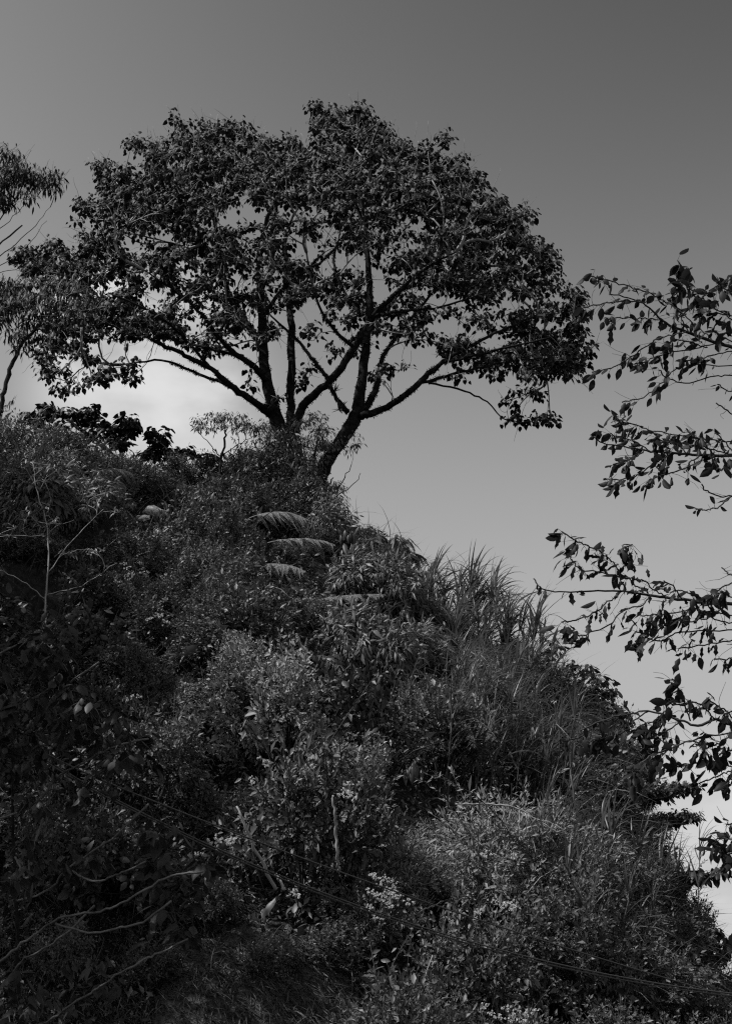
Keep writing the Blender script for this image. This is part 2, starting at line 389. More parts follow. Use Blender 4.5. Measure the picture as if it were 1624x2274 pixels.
def make_tree(name, label, cat, limbs, clumps, leaf, lmat, n_leaf=10, leaf_size=(.2, .28), spread=.18, droop=1.0, group=None, trunk_n=1,
              twig_r=.006, twig_mat='twig', bark='bark', n_parts=300, trunk_mat=None, rad=1.0, rough_=0, bare=0, moss=0, bias=.25, stiff=.35, petiole=True, rough=.12, attach_from=0, sag=.06, limb_sides=9):
    paths0 = [(a, b * rad) for a, b in (limb_path(l) for l in limbs)]
    base = paths0[0][0][0].copy(); base[2] -= 0.1
    root = thing(name, label, cat, base, group)
    sp, st = [], []
    for i, (pp, rr) in enumerate(paths0):
        mb = MB(); tube(mb, pp, rr, limb_sides, rough)
        o = part('trunk' if i < trunk_n else 'limb', mb.mesh('trunk' if i < trunk_n else 'limb', M[trunk_mat if trunk_mat and i < trunk_n else bark], True, base), root)
        if moss:
            L_ = np.linalg.norm(np.diff(pp, axis=0), axis=1).sum(); n = int(L_ * moss)
            k = rng.integers(0, len(pp) - 1, n); f = rng.random((n, 1)); dv = ball(n); ax = unit(pp[k + 1] - pp[k])
            dv = unit(dv - (dv * ax).sum(1, keepdims=True) * ax); keep = (rr[k] > 0.03) & (np.sin(k * .9 + i * 2.1) + np.sin(k * 2.3 + i) + rng.normal(0, .4, n) > -.1)
            q = pp[k] * (1 - f) + pp[k + 1] * f + dv * rr[k][:, None] * .9
            mm = MB(); dd = unit(dv * .7 + np.array([0, 0, -.5]) + rng.normal(0, .4, (n, 3)))
            leaves(mm, T_diamond(.2), q[keep], dd[keep], ball(n)[keep], (.015 + .06 * rng.random(n) ** 2.2)[keep])
            tuft = part('moss', mm.mesh('moss', M['moss'], False, base), o, True)
        if i >= attach_from:
            s0 = 2 if i == 0 else 1
            sp += list(pp[s0:]); st += list(unit(np.gradient(pp, axis=0))[s0:])
    clumps = np.array(clumps)
    paths, cnt = grow(sp, st, clumps, bias, stiff, sag=sag)
    mb = MB()
    for pts, idx in paths:
        r = twig_r * np.maximum(cnt[idx], 1) ** .48; r[0] = min(r[0], r[1] * 1.3); tube(mb, pts, r, 5)
    for pts, idx in paths if bare else []:
        for _ in range(rng.poisson(bare)):
            p = pts[rng.integers(1, len(pts))]; dv = unit(unit(pts[-1] - pts[0]) + rng.normal(0, .6, 3)); w = [p]; ln = rng.uniform(.2, .8)
            for _k in range(5): dv = unit(dv + rng.normal(0, .18, 3) + np.array([0, 0, .07])); w.append(w[-1] + dv * ln / 5)
            tube(mb, w, np.linspace(twig_r * .9, twig_r * .35, 6), 4)
    LP, LD, LN = [], [], []
    for c in clumps:
        p, d, nr = rosette(c, max(2, int(n_leaf * rng.uniform(.6, 1.4))), spread, droop)
        if petiole:
            for q in p: tube(mb, [c, q], twig_r * .4, 3)
        LP.append(p); LD.append(d); LN.append(nr)
    part('twigs', mb.mesh('twigs', M[twig_mat], True, base), root, True)
    LP, LD, LN = map(np.concatenate, (LP, LD, LN)); n = len(LP); sz = rng.uniform(*leaf_size, n)
    px, py, zc = proj(LP); vis = (px > -30) & (px < W0 + 30) & (py > -30) & (py < H0 + 30)
    o = np.argsort(np.where(vis, zc, 1e9)); pk, rest = o[:n_parts], o[n_parts:]
    Ts = leaf if isinstance(leaf, list) else [leaf]
    if n_parts: leaf_parts(root, [tmesh('leaf', T, M[lmat]) for T in Ts], LP[pk], LD[pk], LN[pk], sz[pk], base)
    if len(rest):
        mb = MB()
        for i, T in enumerate(Ts): rr = rest[i::len(Ts)]; leaves(mb, T, LP[rr], LD[rr], LN[rr], sz[rr])
        part('foliage', mb.mesh('foliage', M[lmat], False, base), root, True)
    return root

# ---- the great tree on the crest
CROWN = [(75, 620), (20, 560), (70, 545), (160, 525), (175, 460), (215, 445), (225, 370), (290, 365), (300, 330), (385, 305), (400, 280), (450, 290), (500, 280), (555, 290),
         (600, 315), (640, 305), (690, 300), (705, 250), (740, 250), (775, 275), (805, 258), (850, 285), (890, 305), (930, 330), (985, 325), (1015, 345), (1020, 375), (1060, 395),
         (1080, 430), (1120, 455), (1150, 480), (1155, 510), (1195, 540), (1230, 565), (1235, 610), (1280, 640), (1300, 690), (1285, 730), (1300, 790), (1280, 845), (1235, 840),
         (1170, 850), (1120, 810), (1040, 800), (960, 770), (900, 755), (870, 740), (800, 730), (700, 750), (640, 760), (560, 770), (500, 740), (400, 775), (330, 790), (200, 800), (90, 830), (80, 760), (110, 690)]
HOLES = [(310, 360, 25, 12), (425, 380, 18, 10), (330, 530, 60, 20), (200, 500, 20, 20), (310, 555, 50, 15), (545, 480, 60, 22), (570, 570, 18, 28), (640, 530, 22, 36), (735, 520, 33, 17), (690, 560, 26, 26),
         (775, 590, 40, 30), (690, 640, 20, 23), (480, 650, 28, 25), (525, 640, 14, 35), (700, 690, 40, 40), (350, 655, 30, 18), (290, 770, 90, 30), (130, 670, 40, 25), (840, 640, 26, 60), (890, 680, 45, 35), (960, 665, 50, 22),
         (930, 505, 22, 20), (860, 445, 12, 12), (910, 480, 20, 14), (930, 545, 20, 12), (1000, 730, 70, 26), (760, 720, 55, 40), (1080, 690, 60, 10), (560, 720, 24, 30), (610, 660, 20, 50), (640, 720, 26, 40),
         (820, 560, 16, 26), (1080, 760, 50, 14), (420, 700, 30, 14), (250, 640, 40, 10), (600, 470, 40, 16), (680, 470, 40, 16), (1130, 670, 40, 10), (880, 610, 26, 14), (760, 640, 17, 20)]
BLOBS = [(600, 650, 40, 60, 9), (500, 640, 50, 60, 9), (830, 700, 60, 40, 16), (720, 650, 40, 24, 6), (660, 640, 24, 26, 5), (770, 770, 50, 22, 7), (480, 770, 60, 26, 9), (300, 735, 90, 26, 18), (210, 710, 70, 30, 14),
         (270, 830, 50, 22, 8), (140, 870, 26, 14, 4), (200, 850, 60, 14, 6), (300, 845, 14, 10, 3), (680, 830, 18, 30, 4), (530, 700, 30, 40, 6), (1150, 890, 40, 20, 4), (1190, 880, 22, 16, 4), (1200, 930, 26, 14, 6), (1150, 935, 26, 10, 4), (900, 820, 50, 12, 4), (840, 830, 14, 30, 3),
         (1130, 790, 90, 40, 16), (1240, 800, 50, 40, 14), (990, 780, 40, 18, 6), (1080, 840, 80, 8, 2), (730, 700, 20, 20, 2), (780, 610, 20, 14, 2), (560, 840, 20, 20, 2), (600, 890, 20, 14, 2), (120, 780, 40, 20, 6), (130, 830, 40, 12, 5),
         (705, 245, 16, 14, 5), (745, 250, 18, 14, 6), (800, 258, 22, 16, 7), (850, 285, 26, 14, 6), (392, 275, 18, 16, 6), (460, 285, 20, 14, 6), (520, 282, 26, 14, 7), (985, 318, 14, 16, 5), (1010, 350, 20, 16, 6), (1060, 390, 16, 16, 5), (1160, 475, 14, 16, 5), (1220, 560, 20, 16, 6), (180, 460, 20, 20, 6), (225, 365, 18, 18, 5), (295, 325, 18, 14, 5), (1290, 780, 20, 40, 8), (60, 570, 30, 20, 6), (90, 620, 40, 30, 8), (170, 620, 50, 30, 8),
         (350, 715, 50, 20, 8), (410, 690, 40, 20, 5), (240, 600, 60, 24, 10), (150, 580, 60, 24, 10)]
pts = []
while len(pts) < 1720:
    x, y = rng.uniform(20, 1310), rng.uniform(240, 850)
    if not inpoly(x, y, CROWN): continue
    hole = max([max(0, 1.25 - math.hypot((x - a) / c, (y - b) / d)) for a, b, c, d in HOLES])
    if rng.random() < min(.93, hole * 4): continue
    dens = 1.0 if y < 450 + 70 * abs(x - 690) / 500 else 0.72
    if rng.random() > dens: continue
    e = 1 - ((x - 690) / 680) ** 2 * .9
    dd = 32 + rng.uniform(-1, 1) * 3.8 * math.sqrt(max(e, .05)) * min(1, (y - 215) / 160)
    pts.append(P(x, y, dd))
for x, y, rx, ry, n in BLOBS:
    d0 = 32 + rng.uniform(-2.2, 2.2)
    for _ in range(max(2, int(n * .8))):
        a, r = rng.uniform(0, 6.28), math.sqrt(rng.random()); pts.append(P(x + rx * r * math.cos(a), y + ry * r * math.sin(a), d0 + rng.uniform(-.8, .8)))
LIMBS = [
 [(700, 1165, 32, 48), (672, 1100, 32, 42), (655, 1020, 32, 36), (632, 970, 32, 30), (612, 925, 32, 24), (598, 870, 32.1, 20), (586, 800, 32.3, 17), (580, 700, 32.6, 15), (577, 610, 32.8, 12), (580, 540, 33, 10), (600, 470, 33.2, 7), (640, 405, 33.4, 4)],
 [(690, 1165, 31.7, 36), (708, 1090, 31.7, 27), (722, 1030, 31.6, 23), (752, 985, 31.5, 23), (778, 945, 31.4, 24), (795, 905, 31.4, 21), (803, 840, 31.3, 17), (812, 760, 31.3, 15), (819, 680, 31.4, 12), (818, 600, 31.5, 10), (812, 520, 31.6, 7), (800, 430, 31.6, 4)],
 [(600, 920, 32, 14), (560, 890, 31.4, 12), (510, 855, 30.9, 11), (470, 820, 30.5, 9), (420, 795, 30.2, 8), (370, 770, 30, 7), (300, 740, 29.8, 5), (230, 720, 29.6, 3.5), (150, 740, 29.4, 2)],
 [(645, 1000, 32.4, 20), (644, 930, 33, 15), (646, 860, 33.3, 14), (646, 760, 33.6, 13), (643, 680, 33.9, 11), (638, 600, 34.1, 9), (632, 540, 34.2, 7), (650, 480, 34.4, 4)],
 [(655, 960, 32, 16), (670, 905, 31.7, 15), (705, 870, 31.4, 14), (750, 825, 31, 13), (785, 770, 30.7, 12), (830, 700, 30.4, 9), (880, 650, 30, 7), (940, 600, 29.6, 5), (1010, 560, 29.3, 3)],
 [(800, 925, 31.4, 14), (840, 912, 31, 12), (890, 885, 30.6, 11), (935, 845, 30.3, 10), (980, 805, 30.1, 8), (1040, 770, 29.9, 6), (1110, 735, 29.7, 4.5), (1190, 700, 29.5, 3)],
 [(805, 915, 31.6, 12), (830, 875, 32, 11), (840, 830, 32.4, 9), (852, 790, 32.8, 7), (900, 720, 33.4, 6), (950, 660, 34, 4.5), (1000, 590, 34.4, 3)],
 [(772, 915, 31.3, 9), (742, 875, 31, 7), (720, 830, 31, 7), (690, 795, 31, 6), (655, 750, 31, 4.5), (600, 700, 30.8, 3)],
 [(592, 850, 32.1, 12), (560, 810, 31.6, 10), (515, 780, 31.2, 9), (480, 740, 30.9, 7), (440, 690, 30.5, 5), (380, 640, 30.2, 4), (320, 600, 30, 2.5)],
 [(582, 770, 32.3, 12), (545, 715, 32.8, 11), (510, 660, 33.2, 10), (490, 590, 33.6, 9), (482, 530, 33.9, 7), (470, 460, 34.1, 4)],
 [(545, 620, 33.2, 5), (520, 585, 32.8, 5), (480, 560, 32.2, 4.5), (420, 530, 31.8, 3.5), (350, 490, 31.4, 2.5)],
 [(582, 640, 32.8, 9), (604, 590, 32.2, 8), (603, 540, 31.8, 7), (612, 470, 31.5, 5), (630, 400, 31.2, 3)],
 [(935, 848, 30.3, 6), (1000, 832, 30.4, 5), (1070, 815, 30.6, 4), (1150, 800, 30.8, 3), (1230, 800, 31, 2)],
 [(950, 850, 30.3, 4), (1030, 868, 30.2, 3.4), (1080, 892, 30.2, 2.8), (1120, 930, 30.2, 2), (1190, 940, 30.2, 1.5)],
 [(815, 730, 31.2, 9), (860, 680, 31.8, 7.5), (900, 640, 32.2, 6), (980, 620, 32.8, 4.5), (1080, 590, 33.3, 3)],
 [(638, 620, 34, 6), (700, 590, 33.4, 5), (740, 555, 32.8, 4), (790, 500, 32.4, 3)],
 [(800, 700, 31.2, 6), (760, 640, 31.8, 5), (740, 580, 32.2, 4), (760, 500, 32.6, 2.5)],
 [(785, 770, 30.7, 7), (740, 730, 30.2, 5.5), (700, 660, 29.8, 4), (680, 560, 29.6, 3)],
 [(830, 700, 30.4, 6), (900, 690, 29.8, 5), (980, 680, 29.3, 4), (1080, 650, 29, 2.5)],
 [(980, 805, 30.1, 6), (1050, 790, 29.6, 5), (1130, 770, 29.2, 4), (1220, 750, 28.8, 2.5)],
 [(580, 700, 32.6, 8), (630, 640, 33.2, 6.5), (680, 600, 33.6, 5), (720, 560, 34, 3)],
 [(490, 590, 33.6, 6), (440, 560, 34, 5), (380, 540, 34.4, 3.5), (300, 520, 34.6, 2)],
 [(510, 855, 30.9, 6), (440, 830, 31.4, 5), (360, 800, 31.8, 4), (270, 810, 32, 2.5)],
 [(470, 820, 30.5, 6), (400, 740, 29.8, 5), (330, 690, 29.2, 4), (240, 650, 28.9, 2.5)],
 [(540, 790, 31.4, 6), (450, 770, 31.8, 5), (360, 745, 32.2, 4), (250, 690, 32.6, 3), (160, 640, 32.8, 2)],
]
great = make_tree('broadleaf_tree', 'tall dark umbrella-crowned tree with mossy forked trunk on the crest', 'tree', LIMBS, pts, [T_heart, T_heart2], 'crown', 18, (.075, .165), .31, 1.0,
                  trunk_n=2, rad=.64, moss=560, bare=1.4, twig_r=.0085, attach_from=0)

# epiphytes on the forks
def rosette_plant(loc, size, label):
    mb = MB(); n = 16; a = rng.uniform(0, 6.28, n); d = np.stack([np.cos(a), np.sin(a), rng.uniform(.2, 1.4, n)], -1)
    leaves(mb, T_leaf([(.15, .06), (.5, .07), (.8, .04)], droop=.25, cup=.5), np.zeros((n, 3)), d, np.array([0, 0, 1.0]) + d * -.3, rng.uniform(.7, 1.1, n) * size)
    solo('bromeliad', mb.mesh('bromeliad', M['lance']), label, 'bromeliad', loc, 'bromeliads on the tall tree')
for x, y, d, s, lb in [(752, 910, 31.1, .3, 'spiky bromeliad tucked into the outer side of the right trunk fork'), (742, 868, 30.9, .22, 'small spiky bromeliad on the thin inner limb above the fork'),
                       (843, 822, 32.1, .22, 'small bromeliad halfway up the short lit limb right of the trunk'), (648, 935, 31.8, .22, 'bromeliad at the foot of the middle upright trunk')]:
    rosette_plant(P(x, y, d), s, lb)

# ---- trees at the left edge
def blob_pts(bl):
    o = []
    for x, y, rx, ry, d, n in bl:
        for _ in range(n):
            a, r = rng.uniform(0, 6.28), math.sqrt(rng.random()); o.append(P(x + rx * r * math.cos(a), y + ry * r * math.sin(a), d + rng.uniform(-.7, .7)))
    return o
make_tree('slender_tree', 'slender leaning tree with narrow leaves at the left edge, in front of the wide crown', 'tree',
          [[(-30, 1040, 26, 9), (-4, 940, 26, 8), (8, 880, 26, 7), (20, 830, 26, 7), (38, 785, 26, 6), (70, 740, 25.8, 4.5), (120, 700, 25.6, 3)], [(36, 790, 26, 4), (20, 740, 26.2, 3), (-10, 690, 26.3, 2)]],
          blob_pts([(90, 690, 60, 40, 25.7, 36), (150, 650, 50, 26, 25.6, 20), (40, 650, 40, 30, 25.8, 20), (-10, 670, 40, 40, 26, 24), (60, 760, 40, 25, 25.8, 8), (10, 720, 30, 30, 26, 7), (180, 690, 40, 18, 25.5, 7)]),
          T_lance, 'crown', 15, (.12, .21), .24, 1.1, twig_r=.005, n_parts=200, moss=0, rad=.7, bare=1)
make_tree('bare_fan_tree', 'tree with a fan of bare twigs under a leafy top at the upper left edge', 'tree',
          [[(-260, 1050, 27, 16), (-200, 850, 27, 14), (-140, 720, 27, 11), (-80, 620, 27, 7), (-20, 560, 27, 4), (50, 500, 27, 2.5)], [(-140, 720, 27, 6), (-60, 700, 27, 4), (20, 640, 27, 2), (90, 560, 27, 1.2)],
           [(-110, 670, 27, 6), (-60, 560, 27, 4), (0, 490, 27, 2.5), (40, 430, 27, 1.5)], [(-60, 600, 27, 3), (10, 560, 27, 2), (70, 510, 27, 1.4), (112, 460, 27, .8)], [(-40, 690, 27, 2), (50, 620, 27, 1.4), (120, 530, 27, .7)],
           [(-80, 640, 27, 2.5), (0, 590, 27, 1.8), (60, 545, 27, 1.2), (105, 490, 27, .7)], [(-60, 720, 27, 2), (40, 680, 27, 1.2), (100, 640, 27, .7)], [(-60, 560, 27, 2), (10, 500, 27, 1.5), (60, 450, 27, 1)], [(-40, 620, 27, 2), (20, 600, 27, 1.2), (90, 585, 27, .6)]],
          blob_pts([(30, 380, 40, 30, 27, 16), (90, 400, 40, 22, 27, 12), (-30, 420, 50, 60, 27, 26), (20, 440, 50, 26, 27, 12), (20, 340, 22, 14, 27, 6), (115, 405, 16, 30, 27, 6), (-100, 400, 60, 60, 27, 22), (5, 395, 40, 40, 27, 12), (-60, 330, 60, 40, 27, 14)]),
          T_lance, 'crown', 17, (.11, .20), .30, 1.1, twig_r=.005, n_parts=200, limb_sides=6, rad=.6, bare=1.0, twig_mat='twigdark', bark='twigdark')
make_tree('round_leaf_tree', 'low dark tree with clumps of round leaves rising behind the left crest', 'tree',
          [[(330, 1120, 33, 12), (300, 1060, 33, 9), (260, 1020, 33, 7), (200, 970, 33, 5), (150, 930, 33, 3)], [(300, 1060, 33, 7), (320, 1010, 33, 5), (350, 980, 33, 3)], [(270, 1030, 33, 6), (270, 990, 33, 4), (290, 950, 33, 2.5)]],
          blob_pts([(110, 915, 40, 16, 33, 10), (190, 925, 40, 16, 33, 12), (215, 960, 30, 16, 33, 8), (285, 950, 26, 20, 33, 14), (260, 985, 22, 12, 33, 6), (350, 970, 22, 16, 33, 8), (80, 940, 30, 16, 33, 6), (340, 1005, 24, 10, 33, 6), (400, 1005, 28, 8, 33, 6),
                     (140, 960, 40, 20, 33, 10), (450, 1018, 26, 7, 33.5, 5)]),
          T_heart, 'crown', 13, (.12, .20), .24, .8, twig_r=.006, n_parts=150)
make_tree('feather_sapling', 'thin sapling with a flat feathery top standing clear on the crest left of the trunk', 'tree',
          [[(485, 1080, 30, 5), (490, 1030, 30, 4.5), (498, 985, 30, 4), (502, 955, 30, 3)], [(492, 1020, 30, 2), (470, 990, 30, 1.5), (440, 960, 30, 1)], [(494, 1010, 30, 2), (530, 985, 30, 1.4), (570, 965, 30, 1)]],
          blob_pts([(490, 938, 60, 20, 30, 26), (450, 945, 22, 12, 30, 6), (540, 945, 26, 12, 30, 8), (500, 925, 30, 8, 30, 8)]), T_lance, 'lance', 14, (.07, .13), .2, .7, twig_r=.003, n_parts=120, rad=.6, twig_mat='twigdark')
make_tree('climbing_shrub', 'fine-leaved climber wrapped round the base of the mossy trunk', 'shrub',
          [[(660, 1190, 30.8, 5), (640, 1100, 30.8, 4), (620, 1000, 30.8, 3), (610, 950, 30.8, 2)], [(660, 1190, 30.8, 4), (690, 1090, 30.8, 3), (700, 1000, 30.8, 2.5), (710, 950, 30.8, 1.5)], [(690, 1150, 30.6, 3), (720, 1090, 30.6, 2), (740, 1060, 30.6, 1.2)],
           [(620, 1050, 30.8, 3), (580, 1010, 30.8, 2), (560, 980, 30.8, 1)], [(720, 1130, 30.5, 1.8), (760, 1070, 30.5, 1.2), (780, 1030, 30.5, .7)], [(735, 1110, 30.5, 1.2), (780, 1080, 30.5, .9), (800, 1050, 30.5, .6)]],
          blob_pts([(630, 1010, 50, 50, 30.8, 46), (600, 960, 40, 25, 30.8, 18), (695, 955, 44, 34, 30.9, 24), (700, 1010, 40, 30, 30.8, 14), (760, 990, 30, 14, 30.8, 6), (735, 985, 26, 20, 30.9, 8), (650, 1080, 60, 40, 30.7, 44), (700, 1100, 45, 36, 30.6, 36), (745, 1085, 14, 10, 30.6, 5), (570, 1040, 50, 40, 30.5, 30), (540, 1020, 30, 20, 30.5, 10),
                     (660, 1140, 60, 24, 30.5, 26), (640, 1055, 75, 55, 30.6, 60), (695, 1125, 55, 34, 30.3, 46), (600, 1040, 60, 50, 30.3, 40), (560, 1090, 60, 40, 30, 34), (735, 1110, 26, 24, 30.3, 14), (790, 968, 8, 4, 31, 1)]), T_lance, 'lance', 24, (.07, .14), .22, .7, twig_r=.003, n_parts=150, twig_mat='twigdark')
# ---- near tree on the right: bare trunk stands outside the frame, branches reach in
r3 = lambda a, d, r=1.0: (1110 + a[0] * .3165, 527.3 + a[1] * .3165, d, r)
r4 = lambda a, d, r=1.0: (1110 + a[0] * .366, 1110 + a[1] * .366, d, r)
def tw(f, seq, d, r0, r1, dd=0.0):
    n = len(seq); return [f(s, d + dd * i / max(1, n - 1), r0 + (r1 - r0) * i / max(1, n - 1)) for i, s in enumerate(seq)]
TR = (2150, 2500, 7.2)
alder_limbs = [(0, tw(r3, [(3000, 1250), (2300, 950), (1900, 850), (1530, 745), (1300, 660), (1190, 620), (1110, 560), (1000, 460), (920, 430), (760, 395)], 7, 9, 1.2, -.3)),
 (1, tw(r3, [(3000, 1750), (2300, 1600), (1800, 1540), (1400, 1525), (1200, 1510), (1050, 1500), (900, 1470), (720, 1440), (640, 1390)], 6.8, 8, 1.0)),
 (2, tw(r4, [(3000, 900), (2200, 720), (1700, 650), (1420, 630), (1200, 615), (1000, 590), (850, 570), (720, 550), (500, 555), (330, 555), (240, 530), (200, 475)], 6.9, 9, 0.8)),
 (3, tw(r4, [(3000, 1700), (2200, 1500), (1700, 1400), (1420, 1365), (1300, 1330), (1200, 1370), (1080, 1330), (900, 1280), (760, 1300), (640, 1330), (480, 1400)], 6.6, 9, 1.0)),
 (4, tw(r4, [(3000, 2300), (2200, 2250), (1700, 2170), (1420, 2130), (1340, 2090), (1300, 2060)], 6.7, 7, 1.0))]
alder_subs = [(0, r3, s, l) for s, l in [
  ([(1000, 460), (1080, 410), (1000, 380), (860, 330), (700, 290), (610, 265)], 9), ([(1320, 665), (1260, 560), (1230, 500), (1190, 430), (1250, 370), (1290, 270), (1240, 160)], 12), ([(1230, 500), (1210, 610)], 1),
  ([(1190, 620), (1100, 575), (1000, 565), (920, 570), (800, 560), (740, 580)], 9), ([(1500, 745), (1300, 790), (1130, 820), (1040, 860), (940, 890)], 6), ([(1300, 660), (1150, 690), (1050, 740), (950, 810), (850, 880), (760, 920), (640, 945)], 9),
  ([(1800, 860), (1640, 900), (1280, 900), (1150, 1000), (1100, 1050), (1000, 1120), (850, 1155)], 6), ([(1800, 960), (1640, 970), (1500, 970), (1320, 1018), (1180, 990), (1110, 930)], 3), ([(1500, 740), (1420, 660), (1350, 600), (1220, 490), (1100, 420)], 8),
  ([(1640, 560), (1500, 500), (1400, 420), (1300, 330), (1240, 300)], 12), ([(1700, 520), (1640, 400), (1560, 350), (1520, 310)], 6), ([(1700, 650), (1600, 560), (1480, 520), (1380, 500)], 10), ([(1700, 800), (1500, 820), (1400, 850), (1320, 860)], 7),
  ([(1250, 560), (1400, 440), (1480, 360), (1560, 330), (1640, 280)], 11), ([(1700, 1080), (1600, 1075), (1520, 1030)], 2), ([(1700, 760), (1560, 700), (1480, 640)], 5), ([(1450, 770), (1350, 740), (1250, 720), (1150, 750)], 8), ([(1000, 460), (900, 440), (800, 450), (680, 470), (580, 490)], 6)]]
alder_subs += [(1, r3, s, l) for s, l in [
  ([(1700, 1440), (1500, 1420), (1300, 1400), (1100, 1360), (950, 1320), (830, 1280), (800, 1240)], 14), ([(1250, 1512), (1100, 1560), (1000, 1640), (880, 1690), (720, 1700)], 9), ([(1500, 1530), (1250, 1630), (1100, 1680), (1040, 1700)], 5),
  ([(1050, 1500), (950, 1440), (860, 1400), (760, 1380)], 7), ([(1300, 1520), (1250, 1460), (1150, 1430), (1090, 1400)], 9), ([(1500, 1525), (1420, 1440), (1350, 1400), (1300, 1340)], 7), ([(1000, 1500), (930, 1540), (860, 1570), (790, 1590)], 8), ([(1700, 1560), (1600, 1600), (1520, 1640)], 3),
  ([(1700, 1800), (1560, 1815), (1450, 1780), (1410, 1730)], 0), ([(1760, 1760), (1640, 1800), (1560, 1870), (1480, 1905), (1420, 1910), (1360, 1900)], 2), ([(1700, 1290), (1600, 1220), (1510, 1160)], 0), ([(1640, 1520), (1580, 1440), (1500, 1370)], 4), ([(1640, 1530), (1500, 1490), (1400, 1460)], 7), ([(1200, 1510), (1160, 1540), (1120, 1580)], 4), ([(1400, 1525), (1330, 1580), (1300, 1640)], 4)]]
alder_subs += [(2, r4, s, l) for s, l in [
  ([(760, 545), (740, 500), (700, 400), (640, 340), (560, 290), (470, 250), (370, 190)], 13), ([(730, 465), (600, 440), (480, 420), (440, 370), (410, 335)], 8), ([(740, 552), (650, 620), (560, 690), (440, 730), (370, 740)], 6), ([(900, 580), (860, 640), (760, 660), (650, 760), (500, 820), (440, 800)], 8),
  ([(1200, 615), (1120, 690), (1000, 750), (900, 850), (790, 880)], 7), ([(1500, 780), (1420, 790), (1100, 800), (950, 855), (820, 800)], 7), ([(1500, 820), (1420, 840), (1200, 885), (1080, 900)], 6), ([(720, 440), (760, 380), (740, 300), (800, 270)], 7), ([(1000, 590), (920, 540), (870, 490), (760, 470)], 3), ([(1100, 600), (1040, 520), (990, 490)], 2),
  ([(1300, 620), (1180, 580), (1100, 550), (1030, 560)], 4), ([(1420, 500), (1340, 530), (1280, 570), (1220, 610)], 6), ([(1420, 600), (1340, 560), (1300, 590)], 3), ([(1420, 470), (1380, 440), (1340, 410)], 0), ([(1200, 650), (1080, 680), (960, 690), (850, 700)], 6), ([(1000, 600), (980, 660), (960, 720)], 4), ([(1420, 750), (1300, 720), (1150, 640)], 2), ([(1350, 650), (1250, 720), (1100, 740)], 4),
  ([(1460, 900), (1400, 960), (1300, 965)], 3), ([(1400, 700), (1300, 680), (1200, 690)], 2), ([(900, 580), (880, 540), (820, 520), (780, 470)], 2)]]
alder_subs += [(3, r4, s, l) for s, l in [
  ([(1150, 1340), (1115, 1220), (1080, 1140), (1040, 1085)], 6), ([(1500, 1400), (1350, 1420), (1200, 1440), (1050, 1500), (930, 1540), (860, 1590)], 12), ([(1500, 1640), (1400, 1620), (1250, 1580), (1100, 1615), (1020, 1600)], 5), ([(1500, 1660), (1400, 1650), (1330, 1670), (1200, 1720)], 6), ([(1100, 1340), (1020, 1390), (960, 1420), (880, 1400)], 10),
  ([(900, 1280), (820, 1330), (760, 1400), (650, 1440), (560, 1470)], 10), ([(1300, 1335), (1240, 1260), (1180, 1230), (1100, 1240), (980, 1230)], 9), ([(1420, 1350), (1380, 1290), (1320, 1250), (1250, 1200)], 6), ([(1420, 1400), (1340, 1470), (1260, 1500), (1180, 1480)], 12), ([(1420, 1500), (1360, 1530), (1290, 1560)], 7), ([(960, 1560), (900, 1600), (840, 1640), (800, 1650)], 8), ([(1020, 1500), (960, 1560)], 6),
  ([(1420, 1280), (1380, 1290), (1350, 1310)], 3), ([(1080, 1330), (1010, 1300), (920, 1340), (860, 1360)], 9), ([(700, 1310), (620, 1350), (540, 1400), (480, 1440), (390, 1460)], 8), ([(1420, 1640), (1390, 1690), (1370, 1730)], 4), ([(760, 1300), (720, 1340), (640, 1390)], 6)]]
alder_subs += [(4, r4, s, l) for s, l in [([(1420, 2130), (1360, 2160), (1330, 2110)], 5), ([(1500, 2050), (1420, 2060), (1330, 2050), (1280, 2090)], 5), ([(1450, 1960), (1400, 1960), (1370, 1970)], 4), ([(1460, 2160), (1400, 2200), (1370, 2200)], 4)]]
